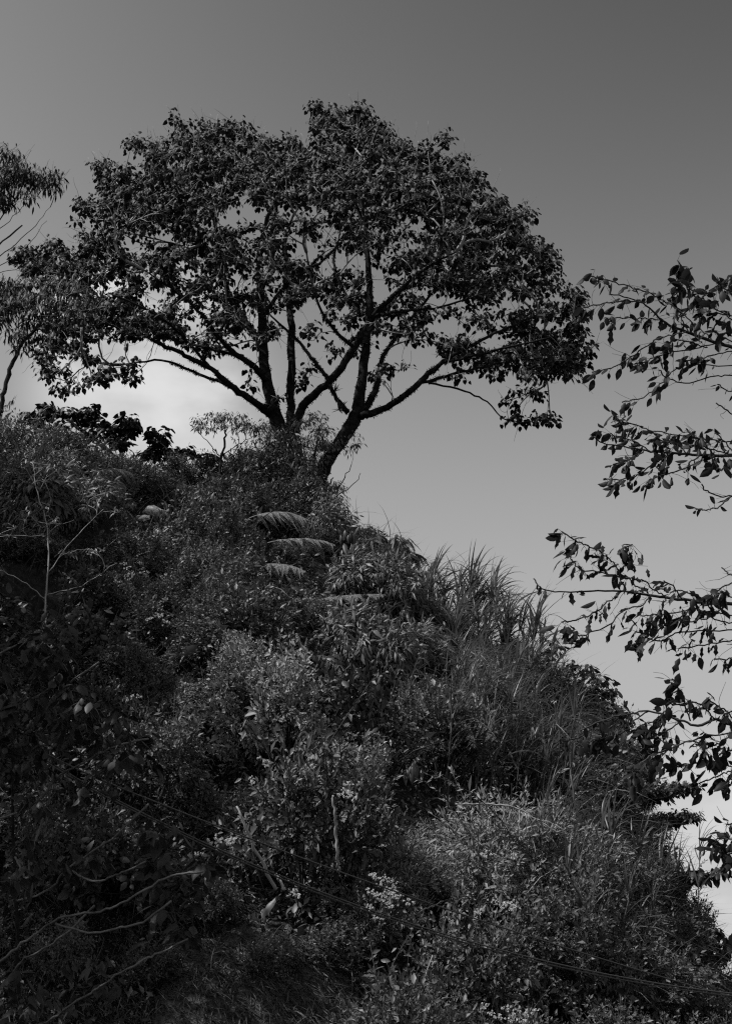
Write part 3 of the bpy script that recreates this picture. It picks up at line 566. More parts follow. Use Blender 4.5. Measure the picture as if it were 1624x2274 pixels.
def make_alder():
    base = np.array([3.7, 7.0, 0.0]); root = thing('near_tree', 'near tree whose sparse leafy branches reach in from the right edge against the sky', 'tree', base)
    mb = MB(); tp = np.array([[3.7, 7.0, -.1], [3.65, 7.02, 1.5], [3.72, 6.97, 3.2], [3.66, 6.95, 5.0], [3.72, 6.9, 7.2]]); s = smooth_path(tp, 5)
    tube(mb, s, np.interp(np.linspace(0, 1, len(s)), [0, 1], [.11, .05]), 14, .16); part('trunk', mb.mesh('trunk', M['twigdark'], True, base), root)
    LP, LD, LN, SZ, BR = [], [], [], [], []; limb_obj = []
    for i, l in alder_limbs:
        pp, rr = limb_path(l, 5, .002); rr = rr * .6; near = np.array([3.68, 6.95, pp[0][2] - 1.0]); pp = np.vstack([near, pp]); rr = np.concatenate([[rr[0] * 1.3], rr])
        mb = MB(); tube(mb, pp, rr, 7, .08); limb_obj.append((part('branch', mb.mesh('branch', M['twigdark'], True, base), root), l[-1][2]))
        zc = proj(pp)[0]; k = rng.choice(np.arange(len(pp) // 2, len(pp)), 9)
        LP.append(pp[k]); BR.append(np.full(9, i)); n = 9
        LD.append(unit(rng.normal(0, .5, (n, 3)) + np.array([-.4, 0, -.6]))); LN.append(unit(rng.normal(0, .5, (n, 3)) + np.array([0, -.5, .7])))
    tws = {i: MB() for i in range(5)}
    for i, f, seq, nl in alder_subs:
        d0 = 6.8 + [0, 0, .05, -.15, -.1][i] + rng.uniform(-.25, .25)
        l = tw(f, seq, d0, 1.5, .55, rng.uniform(-.3, .2)); pp, rr = limb_path(l, 6, .003)
        rr = np.maximum(rr * .62, .0011)
        tube(tws[i], pp, rr, 5)
        for k in range(2, len(pp) - 1, 2):                   # short spur twigs with buds
            e = pp[k] + unit(rng.normal(0, 1, 3) + np.array([-.4, 0, .3])) * rng.uniform(.012, .045); tube(tws[i], [pp[k], e], [.0012, .0007], 3)
        for _ in range(1 + nl // 6):                         # bare side twigs
            k = rng.integers(0, len(pp) - 2); q = pp[k]; e = [q]
            dv = unit(np.array([-1, 0, 0]) * rng.uniform(.3, 1) + rng.normal(0, .5, 3))
            for _s in range(4): dv = unit(dv + rng.normal(0, .25, 3) + [0, 0, .05]); e.append(e[-1] + dv * rng.uniform(.02, .05))
            tube(tws[i], e, np.linspace(.0016, .0008, 5), 4)
        if nl:
            n = int(nl * (2.5 if i == 3 else 3.0) + .5); t = (1 - rng.random(n) ** 1.5 * .8) * (len(pp) - 1); t[0] = len(pp) - 1; a = np.floor(t).astype(int).clip(0, len(pp) - 2); fr = (t - a)[:, None]
            q = pp[a] * (1 - fr) + pp[a + 1] * fr; tg = unit(pp[a + 1] - pp[a]); off = rng.normal(0, .022, (n, 3)); off[:, 2] -= .012
            for o, e in zip(q, q + off): tube(tws[i], [o, e], [.0011, .0009], 3)
            LP.append(q + off); BR.append(np.full(n, i))
            LD.append(unit(tg * .55 + off * 12 + rng.normal(0, .35, (n, 3)) + np.array([-.15, 0, -.5]) * rng.uniform(-.2, 1.5, (n, 1)))); LN.append(unit(np.array([0, -.25, .8]) + rng.normal(0, .55, (n, 3))))
    for i in range(5): part('twigs', tws[i].mesh('twigs', M['twigdark'], True, base), limb_obj[i][0], True)
    LP, LD, LN, BR = map(np.concatenate, (LP, LD, LN, BR)); n = len(LP); sz = rng.uniform(.04, .084, n) * rng.choice([1, 1, 1, .5], n)
    Ts = [T_alder, T_alder2, T_alder3]; ms = [tmesh('leaf', T, M['alder']) for T in Ts]
    px, py, zc = proj(LP); vis = (px < W0 + 20); o = np.argsort(np.where(vis, -sz, 1)); pk, rest = o[:300], o[300:]
    for b in range(5):
        k = pk[BR[pk] == b]; leaf_parts(limb_obj[b][0], ms, LP[k], LD[k], LN[k], sz[k], base)
        k = rest[BR[rest] == b]
        if len(k):
            mb = MB(); leaves(mb, Ts[b % 3], LP[k], LD[k], LN[k], sz[k]); part('foliage', mb.mesh('foliage', M['alder'], False, base), limb_obj[b][0], True)
    print('alder leaves', n)
make_alder()

# ------------------------------------------------------------------ shrubs of the slope
def shrub_meshes(r, h, tips, per, T, size, droop, seed, lump=.35, stem_r=.007, inner=.5, splay=1.0):
    """one bush round the origin: stems and foliage meshes"""
    global rng
    keep = rng; rng = np.random.default_rng(seed)
    a = rng.uniform(0, 2 * np.pi, tips); u = rng.uniform(-.35, 1, tips); rad = rng.uniform(inner, 1, tips) ** .6
    lumps = unit(rng.normal(0, 1, (7, 3)) + [0, 0, .6]); dirs = np.stack([np.cos(a) * np.sqrt(1 - u * u), np.sin(a) * np.sqrt(1 - u * u), u], -1)
    k = np.max(dirs @ lumps.T, axis=1); rad = rad * (1 - lump + lump * 1.5 * np.clip((k - .55) / .45, 0, 1))
    tip = dirs * rad[:, None] * np.array([r, r, h * .6]) + np.array([0, 0, h * .42])
    sb, fb = MB(), MB(); st = np.linspace(0, 1, 4)[:, None]
    hubs = tip[rng.integers(0, tips, max(5, tips // 14))] * np.array([.5, .5, .55])
    for hb in hubs:
        b0 = np.array([*rng.normal(0, .07 * r, 2), -.25]); c = hb * np.array([.45, .45, .7])
        tube(sb, (1 - st) ** 2 * b0 + 2 * st * (1 - st) * c + st ** 2 * hb, np.linspace(stem_r * 2.2, stem_r, 4), 5)
    LP, LD, LN = [], [], []
    for i in range(tips):
        hb = hubs[np.argmin(np.linalg.norm(hubs - tip[i], axis=1))]; m = (hb + tip[i]) / 2 + rng.normal(0, .05 * r, 3); p = (1 - st) ** 2 * hb + 2 * st * (1 - st) * m + st ** 2 * tip[i]
        if i % 2 == 0: tube(sb, p, np.linspace(stem_r * .7, stem_r * .3, 4), 3)
        t = rng.uniform(.35, 1.0, (per, 1)); q = (1 - t) ** 2 * hb + 2 * t * (1 - t) * m + t ** 2 * tip[i]; ax = unit(tip[i] - m)
        sp_ = ball(per); d = unit(ax * .7 + sp_ * splay + np.array([0, 0, -droop]) * rng.uniform(.4, 1.3, (per, 1)))
        LP.append(q + sp_ * size * .5); LD.append(d); LN.append(unit(np.array([0, -.75, .8]) + rng.normal(0, .5, (per, 3)) + dirs[i] * .5))
    LP, LD, LN = map(np.concatenate, (LP, LD, LN))
    for _ in range(9):                                   # long shoots that break the outline
        i = rng.integers(0, tips); p0 = tip[i]; dv = unit(dirs[i] * .8 + np.array([0, 0, .9]) + rng.normal(0, .35, 3)); ln = rng.uniform(.25, .7); w = [p0 - dv * .3]
        for _k in range(6): dv = unit(dv + rng.normal(0, .12, 3) + np.array([0, 0, -.10])); w.append(w[-1] + dv * (ln + .3) / 6)
        w = np.array(w); tube(sb, w, np.linspace(stem_r * .9, stem_r * .3, 7), 4); m = int(per * rng.uniform(.3, 1.6)); t = rng.integers(2, 7, m); f = rng.random((m, 1)); q = w[t - 1] * (1 - f) + w[t] * f; sp_ = ball(m)
        LP = np.concatenate([LP, q]); LD = np.concatenate([LD, unit(sp_ + dv * .6 + np.array([0, 0, -droop]))]); LN = np.concatenate([LN, unit(np.array([0, -.6, .9]) + rng.normal(0, .5, (m, 3)))])
    leaves(fb, T, LP, LD, LN, np.exp(rng.normal(-.08, .34, len(LP))) * size)
    rng = keep
    return sb, fb, tip
KIND = {  # r, h, tips, per, template, size, droop, material
 'fine':    (.80, 1.15, 250, 30, T_diamond(.24), .052, .1, 'fine'),
 'pale':    (.75, 1.15, 250, 30, T_diamond(.22), .048, .0, 'pale'),
 'lance':   (.85, 1.25, 150, 18, T_lance, .145, .9, 'lance'),
 'broad':   (.85, 1.20, 170, 18, T_oval, .085, .45, 'broad'),
 'feather': (.90, 1.10, 330, 30, T_diamond(.13), .055, -.2, 'feather'),
}
PROTO = {}
LOOK = {'fine': 'small-leaved bush', 'pale': 'sunlit-toned fine-leaved bush', 'lance': 'drooping narrow-leaved bush', 'broad': 'glossy oval-leaved bush', 'feather': 'soft feathery bush'}
def where(px, py):
    """a landmark of the place near this spot of the slope"""
    if py < 1130 and px < 300: return 'on the left crest below the round-leaved tree'
    if py < 1200 and px < 560: return 'on the crest below the feathery sapling'
    if py < 1260 and px < 760: return 'at the foot of the mossy trunk'
    if px < 300 and py < 1440: return 'in the dark hollow at the left edge, above the near shade tree'
    if px < 560 and py < 1420: return 'under the pale rock on the upper left slope'
    if px < 780 and py < 1440: return 'round the bright fern fronds'
    if px < 1000 and py < 1500: return 'on the sunlit crest between the ferns and the tall canes'
    if px < 1290 and py < 1520: return 'at the skyline among the tallest canes'
    if px < 1130 and py < 1740: return 'under the tall canes, above the palm branch'
    if px < 1290 and py < 1740: return 'under the right half of the tall canes by the leggy shrub'
    if px < 330 and py < 1900: return 'in shade behind the near tree with pale limbs'
    if px < 560 and py < 1780: return 'in the dark middle of the slope left of the sunlit strip'
    if px < 760 and py < 1900: return 'in the sunlit strip above the leaning dead stick'
    if px < 1010 and py < 1840: return 'beside the black hollow right of the sunlit strip'
    if px < 1180 and py < 2080: return 'round the white flowers behind the cables'
    if px > 1290 and py < 1700: return 'on the right crest past the canes'
    if px > 1290 and py < 1960: return 'below the flat sprays on the right edge of the slope'
    if px > 1450: return 'at the right edge round the foot of the lone cane'
    if px > 1180 and py < 2090: return 'at lower right among the strap-leaved canes'
    if px > 1180: return 'at the bottom right where the cables cross'
    if px < 420: return 'in deep shade at lower left'
    if px > 860: return 'at the bottom edge below the cable pair'
    return 'beside the bare earth bank at the bottom'
shrub_first = {}
for k, (r, h, tips, per, T, size, droop, m) in KIND.items():
    PROTO[k] = []
    for s in range(3):
        sb, fb, tip = shrub_meshes(r, h, tips, per, T, size, droop, 11 * s + len(k) * 7)
        PROTO[k].append((sb.mesh('stems', M['twigdark'], True), fb.mesh('foliage', M[m]), tip))
def shrub(kind, loc, sc, rz, label=None, group=None, name='shrub'):
    v = rng.integers(0, 3); st, fo, tip = PROTO[kind][v]
    if not label:
        px, py, _ = proj(np.array(loc) + [0, 0, .5]); w = where(px, py)
        label = LOOK[kind] + ' ' + w; group = LOOK[kind].replace('bush', 'bushes') + ' ' + w
    t = thing(name, label, 'shrub', loc, group)
    t.rotation_euler = (rng.uniform(-.12, .12) + .15, rng.uniform(-.15, .15), rz); t.scale = (sc, sc, sc * rng.choice([.85, 1.0, 1.15, 1.4]))
    part('stems', st, t, True); part('foliage', fo, t, True)
    return t

def zone(px, py):
    """kind and scale of the growth at a survey coordinate; None where the bank is bare"""
    if inpoly(px, py, [(440, 2080), (620, 2080), (760, 2180), (820, 2330), (380, 2330)]): return None, 0
    if inpoly(px, py, [(240, 1800), (420, 1740), (480, 1850), (420, 1960), (260, 1900)]): return (None, 0) if rng.random() < .75 else ('fine', .5)
    if py > 1990 and px < 560: return ('fine', .6) if rng.random() < .6 else ('broad', .6)
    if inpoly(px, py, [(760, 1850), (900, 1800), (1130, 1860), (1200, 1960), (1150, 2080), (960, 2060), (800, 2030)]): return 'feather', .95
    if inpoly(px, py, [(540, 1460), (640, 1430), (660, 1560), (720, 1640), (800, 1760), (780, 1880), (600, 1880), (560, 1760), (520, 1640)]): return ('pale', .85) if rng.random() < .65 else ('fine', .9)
    if inpoly(px, py, [(740, 1180), (900, 1230), (980, 1300), (980, 1500), (860, 1560), (740, 1480), (700, 1300)]): return ('lance', .85) if rng.random() < .75 else ('broad', .8)
    if inpoly(px, py, [(960, 1330), (1250, 1450), (1280, 1720), (1000, 1720), (960, 1500)]): return ('fine', .5) if rng.random() < .5 else ('lance', .42)
    if px > 1240 and py < 1950: return ('broad', .9) if rng.random() < .65 else ('fine', .8)
    if px > 1130: return ('fine', .8) if rng.random() < .88 else ('broad', .75)
    if py < 1180 and px < 650: return ('lance', .85) if rng.random() < .5 else ('fine', .95)
    if px < 420 and 1350 < py < 1800: return ('broad', .9) if rng.random() < .6 else ('fine', .9)
    if 740 < px < 1000 and 1560 < py < 1800: return ('broad', .85) if rng.random() < .4 else ('fine', .85)
    if py > 2080: return ('fine', .7)
    return ('fine', .9) if rng.random() < .8 else ('broad', .8)
SILV = np.array([(-200, 900), (0, 935), (200, 990), (400, 1010), (600, 990), (690, 1050), (740, 1100), (790, 1160), (890, 1210), (940, 1275), (1000, 1340), (1100, 1400), (1200, 1450), (1260, 1490), (1330, 1520), (1390, 1595), (1425, 1700), (1450, 1850), (1480, 1900), (1530, 1965), (1600, 2075), (1700, 2140)], float)
count = 0
for yi, y in enumerate(np.arange(13.0, 33.5, .72)):
    for x in np.arange(-9.5, 10.0, .80):
        xx, yy = x + rng.uniform(-.34, .34) + (yi % 2) * .4, y + rng.uniform(-.3, .3)
        yr, zr = ridge(xx, yy)
        if yy > yr + .9: continue
        zz = float(terrain(xx, yy)); px, py, zc = proj([xx, yy, zz + .4])
        if not (-90 < px < W0 + 90 and py < H0 + 130): continue
        if any(((px - vx) / (rx + 38)) ** 2 + ((py - vy - 14) / (ry + 46)) ** 2 < 1 for vx, vy, rx, ry in VOIDS): continue
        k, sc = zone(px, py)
        if k not in ('pale', 'feather') and vnoise(xx, yy, 2.6, 31) + .5 * rng.normal() > 1.05: continue                     # gaps between the bushes
        if k is None: continue
        if 650 < px < 730 and yy > 31: continue
        sc *= rng.choice([.6, .8, 1.0, 1.2, 1.45]) if not (py > 1980 and px < 860) else rng.choice([.55, .75])
        while sc > .3:                                    # keep the crest line of the growth where it is
            tx, ty, _ = proj([xx, yy, zz + 1.12 * KIND[k][1] * sc]); lim = np.interp([tx - 60 * sc, tx, tx + 60 * sc], SILV[:, 0], SILV[:, 1]).max()
            if ty > lim - 10: break
            sc *= .85
        if sc < .38: continue
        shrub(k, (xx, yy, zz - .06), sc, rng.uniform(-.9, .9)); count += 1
for vx, vy, rx, ry in VOIDS[6:]:                       # growth that leans out over the hollows
    for fx, fy, fs in [(-1.1, -1.1, .7), (.0, -1.7, .8)]:
        g = ground_at(vx + fx * rx, vy + fy * ry)
        if g is None: continue
        px, py = vx + fx * rx, vy + fy * ry; k, sc = zone(px, py); k = k or 'fine'
        t = shrub(k, (g[0], g[1] + .1, g[2] - .1), fs * rng.uniform(.8, 1.05), rng.uniform(-.6, .6)); t.rotation_euler.x = .45
for px, d, k, sc, dz in [(575, 30.6, 'lance', .95, .25), (625, 30.2, 'fine', 1.05, .35), (668, 30.0, 'fine', .95, .15), (705, 30.2, 'lance', .8, .0), (600, 31.0, 'fine', 1.1, .6), (540, 30.8, 'fine', .95, .25)]:   # growth heaped round the trunk
    x = P(px, 1100, d)[0]; shrub(k, (x, d, float(terrain(x, d)) - .1 + dz * .2), sc * .92, rng.uniform(-.8, .8))
print('shrubs', count)

# ------------------------------------------------------------------ wood just outside the frame on the left, which shades the lower slope
def shade_tree(x, y, h, r, label, n=120, ls=.26):
    z0 = float(terrain(x, y)) - .1; base = np.array([x, y, z0]); root = thing('leafy_tree', label, 'tree', base, 'trees beyond the left edge of the view')
    tp = smooth_path(np.array([[x, y, z0], [x + .15, y, z0 + h * .3], [x - .1, y + .1, z0 + h * .6], [x, y, z0 + h]]), 5)
    mb = MB(); tube(mb, tp, np.linspace(.2, .06, len(tp)), 9, .08); part('trunk', mb.mesh('trunk', M['bark'], True, base), root)
    c = np.array([x, y, z0 + h]) + ball(n) * rng.uniform(.35, 1, (n, 1)) * np.array([r, r, r * .8])
    paths, cnt = grow(list(tp[8:]), list(unit(np.gradient(tp, axis=0))[8:]), c); mb = MB()
    for p, i in paths: tube(mb, p, .008 * np.maximum(cnt[i], 1) ** .48, 5)
    part('twigs', mb.mesh('twigs', M['twigdark'], True, base), root, True)
    LP, LD, LN = map(np.concatenate, zip(*[rosette(q, 16, .42, .8) for q in c])); mb = MB()
    leaves(mb, T_oval, LP, LD, LN, rng.uniform(.7, 1.2, len(LP)) * ls); part('foliage', mb.mesh('foliage', M['broad'], False, base), root, True)
shade_tree(-9.7, 16.4, 9.0, 2.9, 'leafy tree left of the view, nearer the slope', 190)
shade_tree(-11.2, 20.2, 8.6, 2.7, 'leafy tree left of the view, higher up the slope', 170)
shade_tree(-8.6, 12.6, 9.2, 2.8, 'leafy tree left of the view at the foot of the bank', 190)
shade_tree(-6.3, 7.0, 8.2, 2.7, 'leafy tree left of the view, standing on the flat verge', 190)

# ------------------------------------------------------------------ near shaded tree at lower left
def near_left():
    D = 8.4; W = lambda l, d=D: [(a, b, d + c, r * .40) for a, b, c, r in l]
    limbs = [W([(60, 2900, 0, 16), (48, 2400, 0, 13), (42, 2160, 0, 11), (36, 2000, 0, 10), (30, 1840, 0, 9), (28, 1640, .1, 7), (20, 1450, .2, 4)]),
     W([(46, 2390, 0, 9), (-60, 2200, 0, 8), (0, 2135, -.5, 8), (62, 2086, -.6, 7), (130, 2040, -.7, 6), (190, 2028, -.8, 5), (246, 2016, -.9, 4.4), (310, 1982, -1, 4), (380, 1945, -1.1, 2.5), (450, 1935, -1.2, 1.5)]),
     W([(123, 2050, -.7, 5), (197, 2070, -.7, 4.4), (258, 2062, -.8, 4), (320, 2045, -.9, 2.6), (380, 2000, -1, 1.5)]),
     W([(48, 2300, 0, 5), (120, 2260, -.3, 4.5), (163, 2228, -.4, 4), (210, 2200, -.4, 4), (245, 2175, -.5, 3.4), (311, 2135, -.6, 3.2), (346, 2118, -.6, 3), (430, 2080, -.8, 1.6)]),
     W([(20, 2170, 0, 4), (58, 2127, -.2, 4), (110, 2100, -.3, 3.4), (160, 2062, -.4, 3), (210, 2010, -.5, 2)]),
     W([(36, 2000, 0, 5), (110, 1975, -.2, 4.5), (150, 1930, -.3, 4), (250, 1860, -.5, 3), (330, 1785, -.6, 1.8)]), W([(150, 1930, -.3, 3), (206, 1957, -.5, 3.4), (250, 1945, -.6, 3.4), (290, 1930, -.7, 3), (345, 1900, -.8, 1.6)]),
     W([(-80, 1850, .1, 5), (0, 1818, -.2, 5), (65, 1793, -.3, 4.4), (100, 1760, -.35, 4), (130, 1723, -.4, 3.6), (190, 1690, -.5, 3), (260, 1655, -.6, 2.4), (330, 1640, -.6, 1.5)]),
     W([(33, 1900, 0, 5), (60, 1950, -.2, 4), (70, 1900, -.3, 4), (86, 1850, -.3, 3.6), (110, 1780, -.3, 2.6), (120, 1700, -.3, 1.6)]), W([(28, 1660, .1, 4), (90, 1580, 0, 3), (150, 1520, -.1, 2), (220, 1470, -.2, 1.2)]), W([(24, 1560, .1, 3), (-30, 1480, .1, 2), (60, 1420, 0, 1.4)])]
    cl = []
    for x, y, rx, ry, n in [(90, 1560, 110, 110, 30), (230, 1620, 100, 80, 16), (60, 1680, 80, 60, 12), (160, 1760, 120, 60, 10), (390, 1930, 70, 40, 12), (450, 1960, 60, 40, 10), (330, 1850, 60, 40, 5), (170, 1920, 60, 40, 6), (380, 2010, 60, 26, 6), (60, 1900, 60, 80, 6), (50, 2200, 60, 60, 8), (300, 1690, 60, 30, 5),
                            (90, 1440, 70, 40, 8), (430, 2080, 50, 20, 3), (200, 2170, 90, 40, 4)]:
        for _ in range(int(n * 1.5)):
            a, r = rng.uniform(0, 6.28), math.sqrt(rng.random()); cl.append(P(x + rx * r * math.cos(a), y + ry * r * math.sin(a), D - .45 + rng.uniform(-.5, .5)))
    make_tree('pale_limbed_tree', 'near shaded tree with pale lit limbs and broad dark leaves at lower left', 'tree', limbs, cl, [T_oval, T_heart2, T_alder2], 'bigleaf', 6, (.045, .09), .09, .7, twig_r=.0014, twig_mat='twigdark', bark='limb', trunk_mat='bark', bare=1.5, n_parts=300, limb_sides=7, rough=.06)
near_left()
def slope_tree(name, label, rows, bl, T, lm, n, ls, sp, cat='shrub', tm='twigdark', parts=120, tr=.004, gr=None, rad=1.0):
    return make_tree(name, label, cat, rows, blob_pts(bl), T, lm, n, ls, sp, .7, twig_r=tr, n_parts=parts, twig_mat=tm, bark=tm, limb_sides=6, group=gr, rad=rad)
slope_tree('pale_sapling', 'spindly sapling with a crooked pale stem in the dark upper left', [[(112, 1500, 19.5, 4), (103, 1400, 19.5, 3.6), (101, 1340, 19.5, 3.4), (108, 1260, 19.5, 3), (104, 1170, 19.6, 2.4), (80, 1080, 19.7, 1.5), (74, 1030, 19.8, 1)], [(101, 1330, 19.5, 2), (50, 1290, 19.4, 1.5), (0, 1265, 19.3, 1)],
  [(108, 1270, 19.5, 1.8), (160, 1200, 19.5, 1.4), (230, 1130, 19.5, 1)], [(103, 1320, 19.5, 2), (180, 1300, 19.4, 1.4), (260, 1250, 19.3, 1)], [(104, 1190, 19.6, 1.5), (50, 1190, 19.4, 1.3), (-10, 1185, 19.3, 1)]],
  [(70, 1040, 60, 40, 19.8, 14), (230, 1120, 40, 30, 19.5, 8), (20, 1190, 40, 20, 19.4, 4), (110, 1140, 60, 40, 19.5, 10), (160, 1210, 60, 30, 19.5, 6)], T_lance, 'lance', 9, (.07, .12), .15, tm='twig', rad=.6)
slope_tree('flat_spray_shrub', 'shrub with flat leafy sprays reaching over the sky at the right edge', [[(1300, 1960, 24.6, 5), (1340, 1860, 24.3, 4), (1400, 1790, 24.2, 3), (1480, 1760, 24.1, 2), (1545, 1745, 24, 1)], [(1340, 1870, 24.3, 3), (1420, 1840, 24.2, 2.4), (1500, 1820, 24, 1.6), (1555, 1815, 24, .8)],
  [(1340, 1860, 24.3, 3), (1370, 1760, 24.3, 2), (1400, 1690, 24.3, 1.2)]], [(1440, 1765, 60, 14, 24.1, 44), (1510, 1752, 34, 8, 24, 22), (1440, 1830, 60, 14, 24.1, 44), (1510, 1815, 40, 8, 24, 24), (1370, 1790, 50, 40, 24.3, 26), (1400, 1690, 40, 20, 24.3, 14), (1380, 1880, 60, 30, 24.3, 22), (1350, 1720, 40, 30, 24.4, 16)],
  T_oval, 'broad', 14, (.07, .12), .17)
slope_tree('crest_shrub', 'leggy round-leaved shrub breaking the skyline right of the leaning cane', [[(1260, 1640, 27, 5), (1265, 1560, 27, 4), (1280, 1500, 27, 2), (1310, 1480, 27, 1)], [(1262, 1570, 27, 3), (1230, 1500, 27, 2), (1215, 1440, 27, 1)], [(1265, 1560, 27, 3), (1320, 1530, 27, 2), (1350, 1510, 27, 1)]],
  [(1290, 1500, 46, 26, 27, 24), (1225, 1450, 24, 26, 27, 10), (1330, 1535, 40, 26, 27, 18), (1260, 1540, 50, 30, 27, 20), (1380, 1590, 30, 24, 26.5, 12), (1320, 1585, 50, 26, 26.8, 16)], T_oval, 'broad', 9, (.10, .16), .17)
slope_tree('edge_shrub', 'drooping-leaved shrub at the lower right skyline beneath the lone cane', [[(1480, 2100, 21, 4), (1490, 1980, 21, 3), (1530, 1935, 21, 2), (1590, 1945, 21, 1)], [(1485, 2000, 21, 2.5), (1450, 1900, 21, 2), (1430, 1850, 21, 1)]],
  [(1570, 1940, 40, 12, 21, 12), (1520, 1945, 30, 16, 21, 10), (1480, 1980, 40, 40, 21, 22), (1440, 1900, 24, 40, 21, 14), (1560, 2120, 60, 30, 21, 26), (1600, 2090, 26, 30, 21, 12)], T_alder, 'broad', 9, (.09, .15), .15)
slope_tree('palm_leaved_shrub', 'stiff shrub with tufts of strap leaves at the tip of the sunlit crest', [[(870, 1320, 28.6, 5), (872, 1260, 28.6, 4), (880, 1210, 28.6, 3)], [(872, 1265, 28.6, 3), (840, 1220, 28.6, 2), (825, 1195, 28.6, 1.2)], [(876, 1240, 28.6, 3), (900, 1230, 28.6, 2), (915, 1225, 28.6, 1)]],
  [(882, 1205, 24, 10, 28.6, 7), (828, 1195, 16, 8, 28.6, 4), (915, 1235, 14, 8, 28.6, 3), (860, 1245, 50, 20, 28.6, 10), (800, 1215, 40, 16, 28.8, 8), (940, 1280, 24, 14, 28.4, 5)], T_lance, 'lance', 12, (.24, .40), .12)

def dfront(px, py, off): g = ground_at(px, py); return float(g[1] if g is not None else 26) - off
# ------------------------------------------------------------------ tree ferns
def frond_mesh(L_, droop, wid, seed, m_='fern'):
    r = np.random.default_rng(seed); n = 15; t = np.linspace(0, 1, n)
    rach = np.stack([L_ * t * (1 - .12 * t), 0 * t, L_ * (.26 * t - .52 * t * t * droop)], -1)
    mb = MB(); tube(mb, rach, np.linspace(.012, .003, n), 5); pos, d, nr, sz = [], [], [], []
    tg = unit(np.gradient(rach, axis=0)); gap = L_ / n
    for i in range(2, n):
        w = wid * math.sin(math.pi * (t[i] * .86 + .12)) ** .7 * r.uniform(.8, 1.15)
        for s in (-1, 1):
            m = 22; u = np.linspace(.04, 1, m); d0 = unit(tg[i] * r.uniform(.4, .8) + np.array([0, s * .85, -.05]) + r.normal(0, .08, 3)); dz = r.uniform(.5, .95)
            p = rach[i] + d0 * (u * w)[:, None] + np.array([0, 0, -1]) * (u ** 1.5 * w * dz)[:, None]; pd = unit(np.gradient(p, axis=0))
            tube(mb, p[::3], .003, 3)
            for q in (-1, 1):
                pos.append(p); d.append(unit(tg[i] * q + pd * .55 + r.normal(0, .08, (m, 3)))); sz.append(gap * .60 * np.clip((1.03 - u) * 1.5, .06, 1) * r.uniform(.8, 1.1, m))
                nn = np.cross(tg[i], pd); nr.append(unit(nn * np.sign(nn[:, 2:3] + 1e-6) + r.normal(0, .25, (m, 3))))
    leaves(mb, T_diamond(.17), np.concatenate(pos), np.concatenate(d), np.concatenate(nr), np.concatenate(sz))
    return mb.mesh('frond', M[m_])
def fern(label, base, fronds, off=1.35, m_='fern'):
    base = np.array(base); px, py, _ = proj(base); base = P(px, py - 12, min(base[1], dfront(px, py, off + 1.3))); root = thing('tree_fern', label, 'fern', base, None)
    mb = MB(); z = max(float(terrain(base[0], base[1])), base[2] - (1.2 if m_ == 'fern' else .5)); top = base[2]
    tube(mb, np.array([[0, 0, min(z - top, -.4) - .1], [.03, 0, -.2], [0, 0, .02]]), [.09, .08, .05], 9, .2); part('trunk', mb.mesh('trunk', M['bark'], True), root)
    for k, (az, el, L_, dr, wd, *off_) in enumerate(fronds):
        o = part('frond', frond_mesh(L_, dr, wd, k + 5, m_), root); o.location = off_ or (0, 0, 0); o.rotation_euler = (R(rng.uniform(-10, 10)), -R(el), R(az))
fern('large fern with three bright drooping fronds stacked in the sun below the trunk', P(585, 1215, 28.0), [(-8, 6, 1.30, .8, .50, -.30, 0, .52), (-6, -2, 1.50, .55, .48, .08, 0, -.02), (-14, -6, 1.25, .6, .50, -.22, -.1, -.58), (170, 10, 1.0, .8, .34, -.2, 0, .45), (165, 0, 1.0, .9, .32, 0, 0, -.6)], 2.0)
fern('fern with one long level bright frond jutting over dark growth', P(700, 1345, 26.6), [(-4, -4, 1.45, .28, .30), (165, 8, .8, .8, .24)], 1.6)
fern('fern with broad arched fronds half hidden on the upper left slope', P(190, 1075, 26.4), [(168, 22, .9, 1.1, .36, -.1, 0, .25), (-8, 10, 1.0, .9, .36, .1, 0, .1), (20, 0, 1.0, 1.0, .34, .2, 0, -.5), (-15, -10, 1.0, 1.0, .3, 0, 0, -.3)], 1.5)
fern('shaded fern leaning out of the black hollow in mid slope', P(700, 1470, 24.6), [(-45, -20, .9, .9, .26), (-25, -10, .8, .9, .26, .1, 0, -.3)], 1.1, 'lance')  # this fern and the next take a darker leaf colour as shade
fern('fern with long dim fronds below the tall canes', P(1000, 1600, 24.2), [(-40, -22, 1.0, .8, .26), (-60, -30, .9, .9, .24)], 1.1, 'lance')
# ------------------------------------------------------------------ canes
def blade_mesh(L_, w, curl, seed):
    r = np.random.default_rng(seed); n = 8; th = R(72) - np.linspace(0, 1, n) ** 1.3 * curl; st = L_ / (n - 1)
    x = np.concatenate([[0], np.cumsum(np.cos(th[:-1]) * st)]); z = np.concatenate([[0], np.cumsum(np.sin(th[:-1]) * st)])
    ww = w * np.array([.5, .9, 1, .95, .8, .6, .35, .04]); c = np.stack([x, 0 * x, z], -1); v = []
    for i in range(n): v += [c[i] + [0, -ww[i], ww[i] * .5], c[i], c[i] + [0, ww[i], ww[i] * .5]]
    q = []
    for i in range(n - 1):
        a, b = 3 * i, 3 * i + 3; q += [(a, a + 1, b + 1, b), (a + 1, a + 2, b + 2, b + 1)]
    mb = MB(); mb.add(v, None, q); return mb.mesh('blade', M['cane'])
BLADES = [blade_mesh(.85, .022, R(85), 1), blade_mesh(1.05, .025, R(110), 2), blade_mesh(.75, .022, R(50), 3), blade_mesh(.95, .018, R(140), 4), blade_mesh(.9, .02, R(20), 5)]
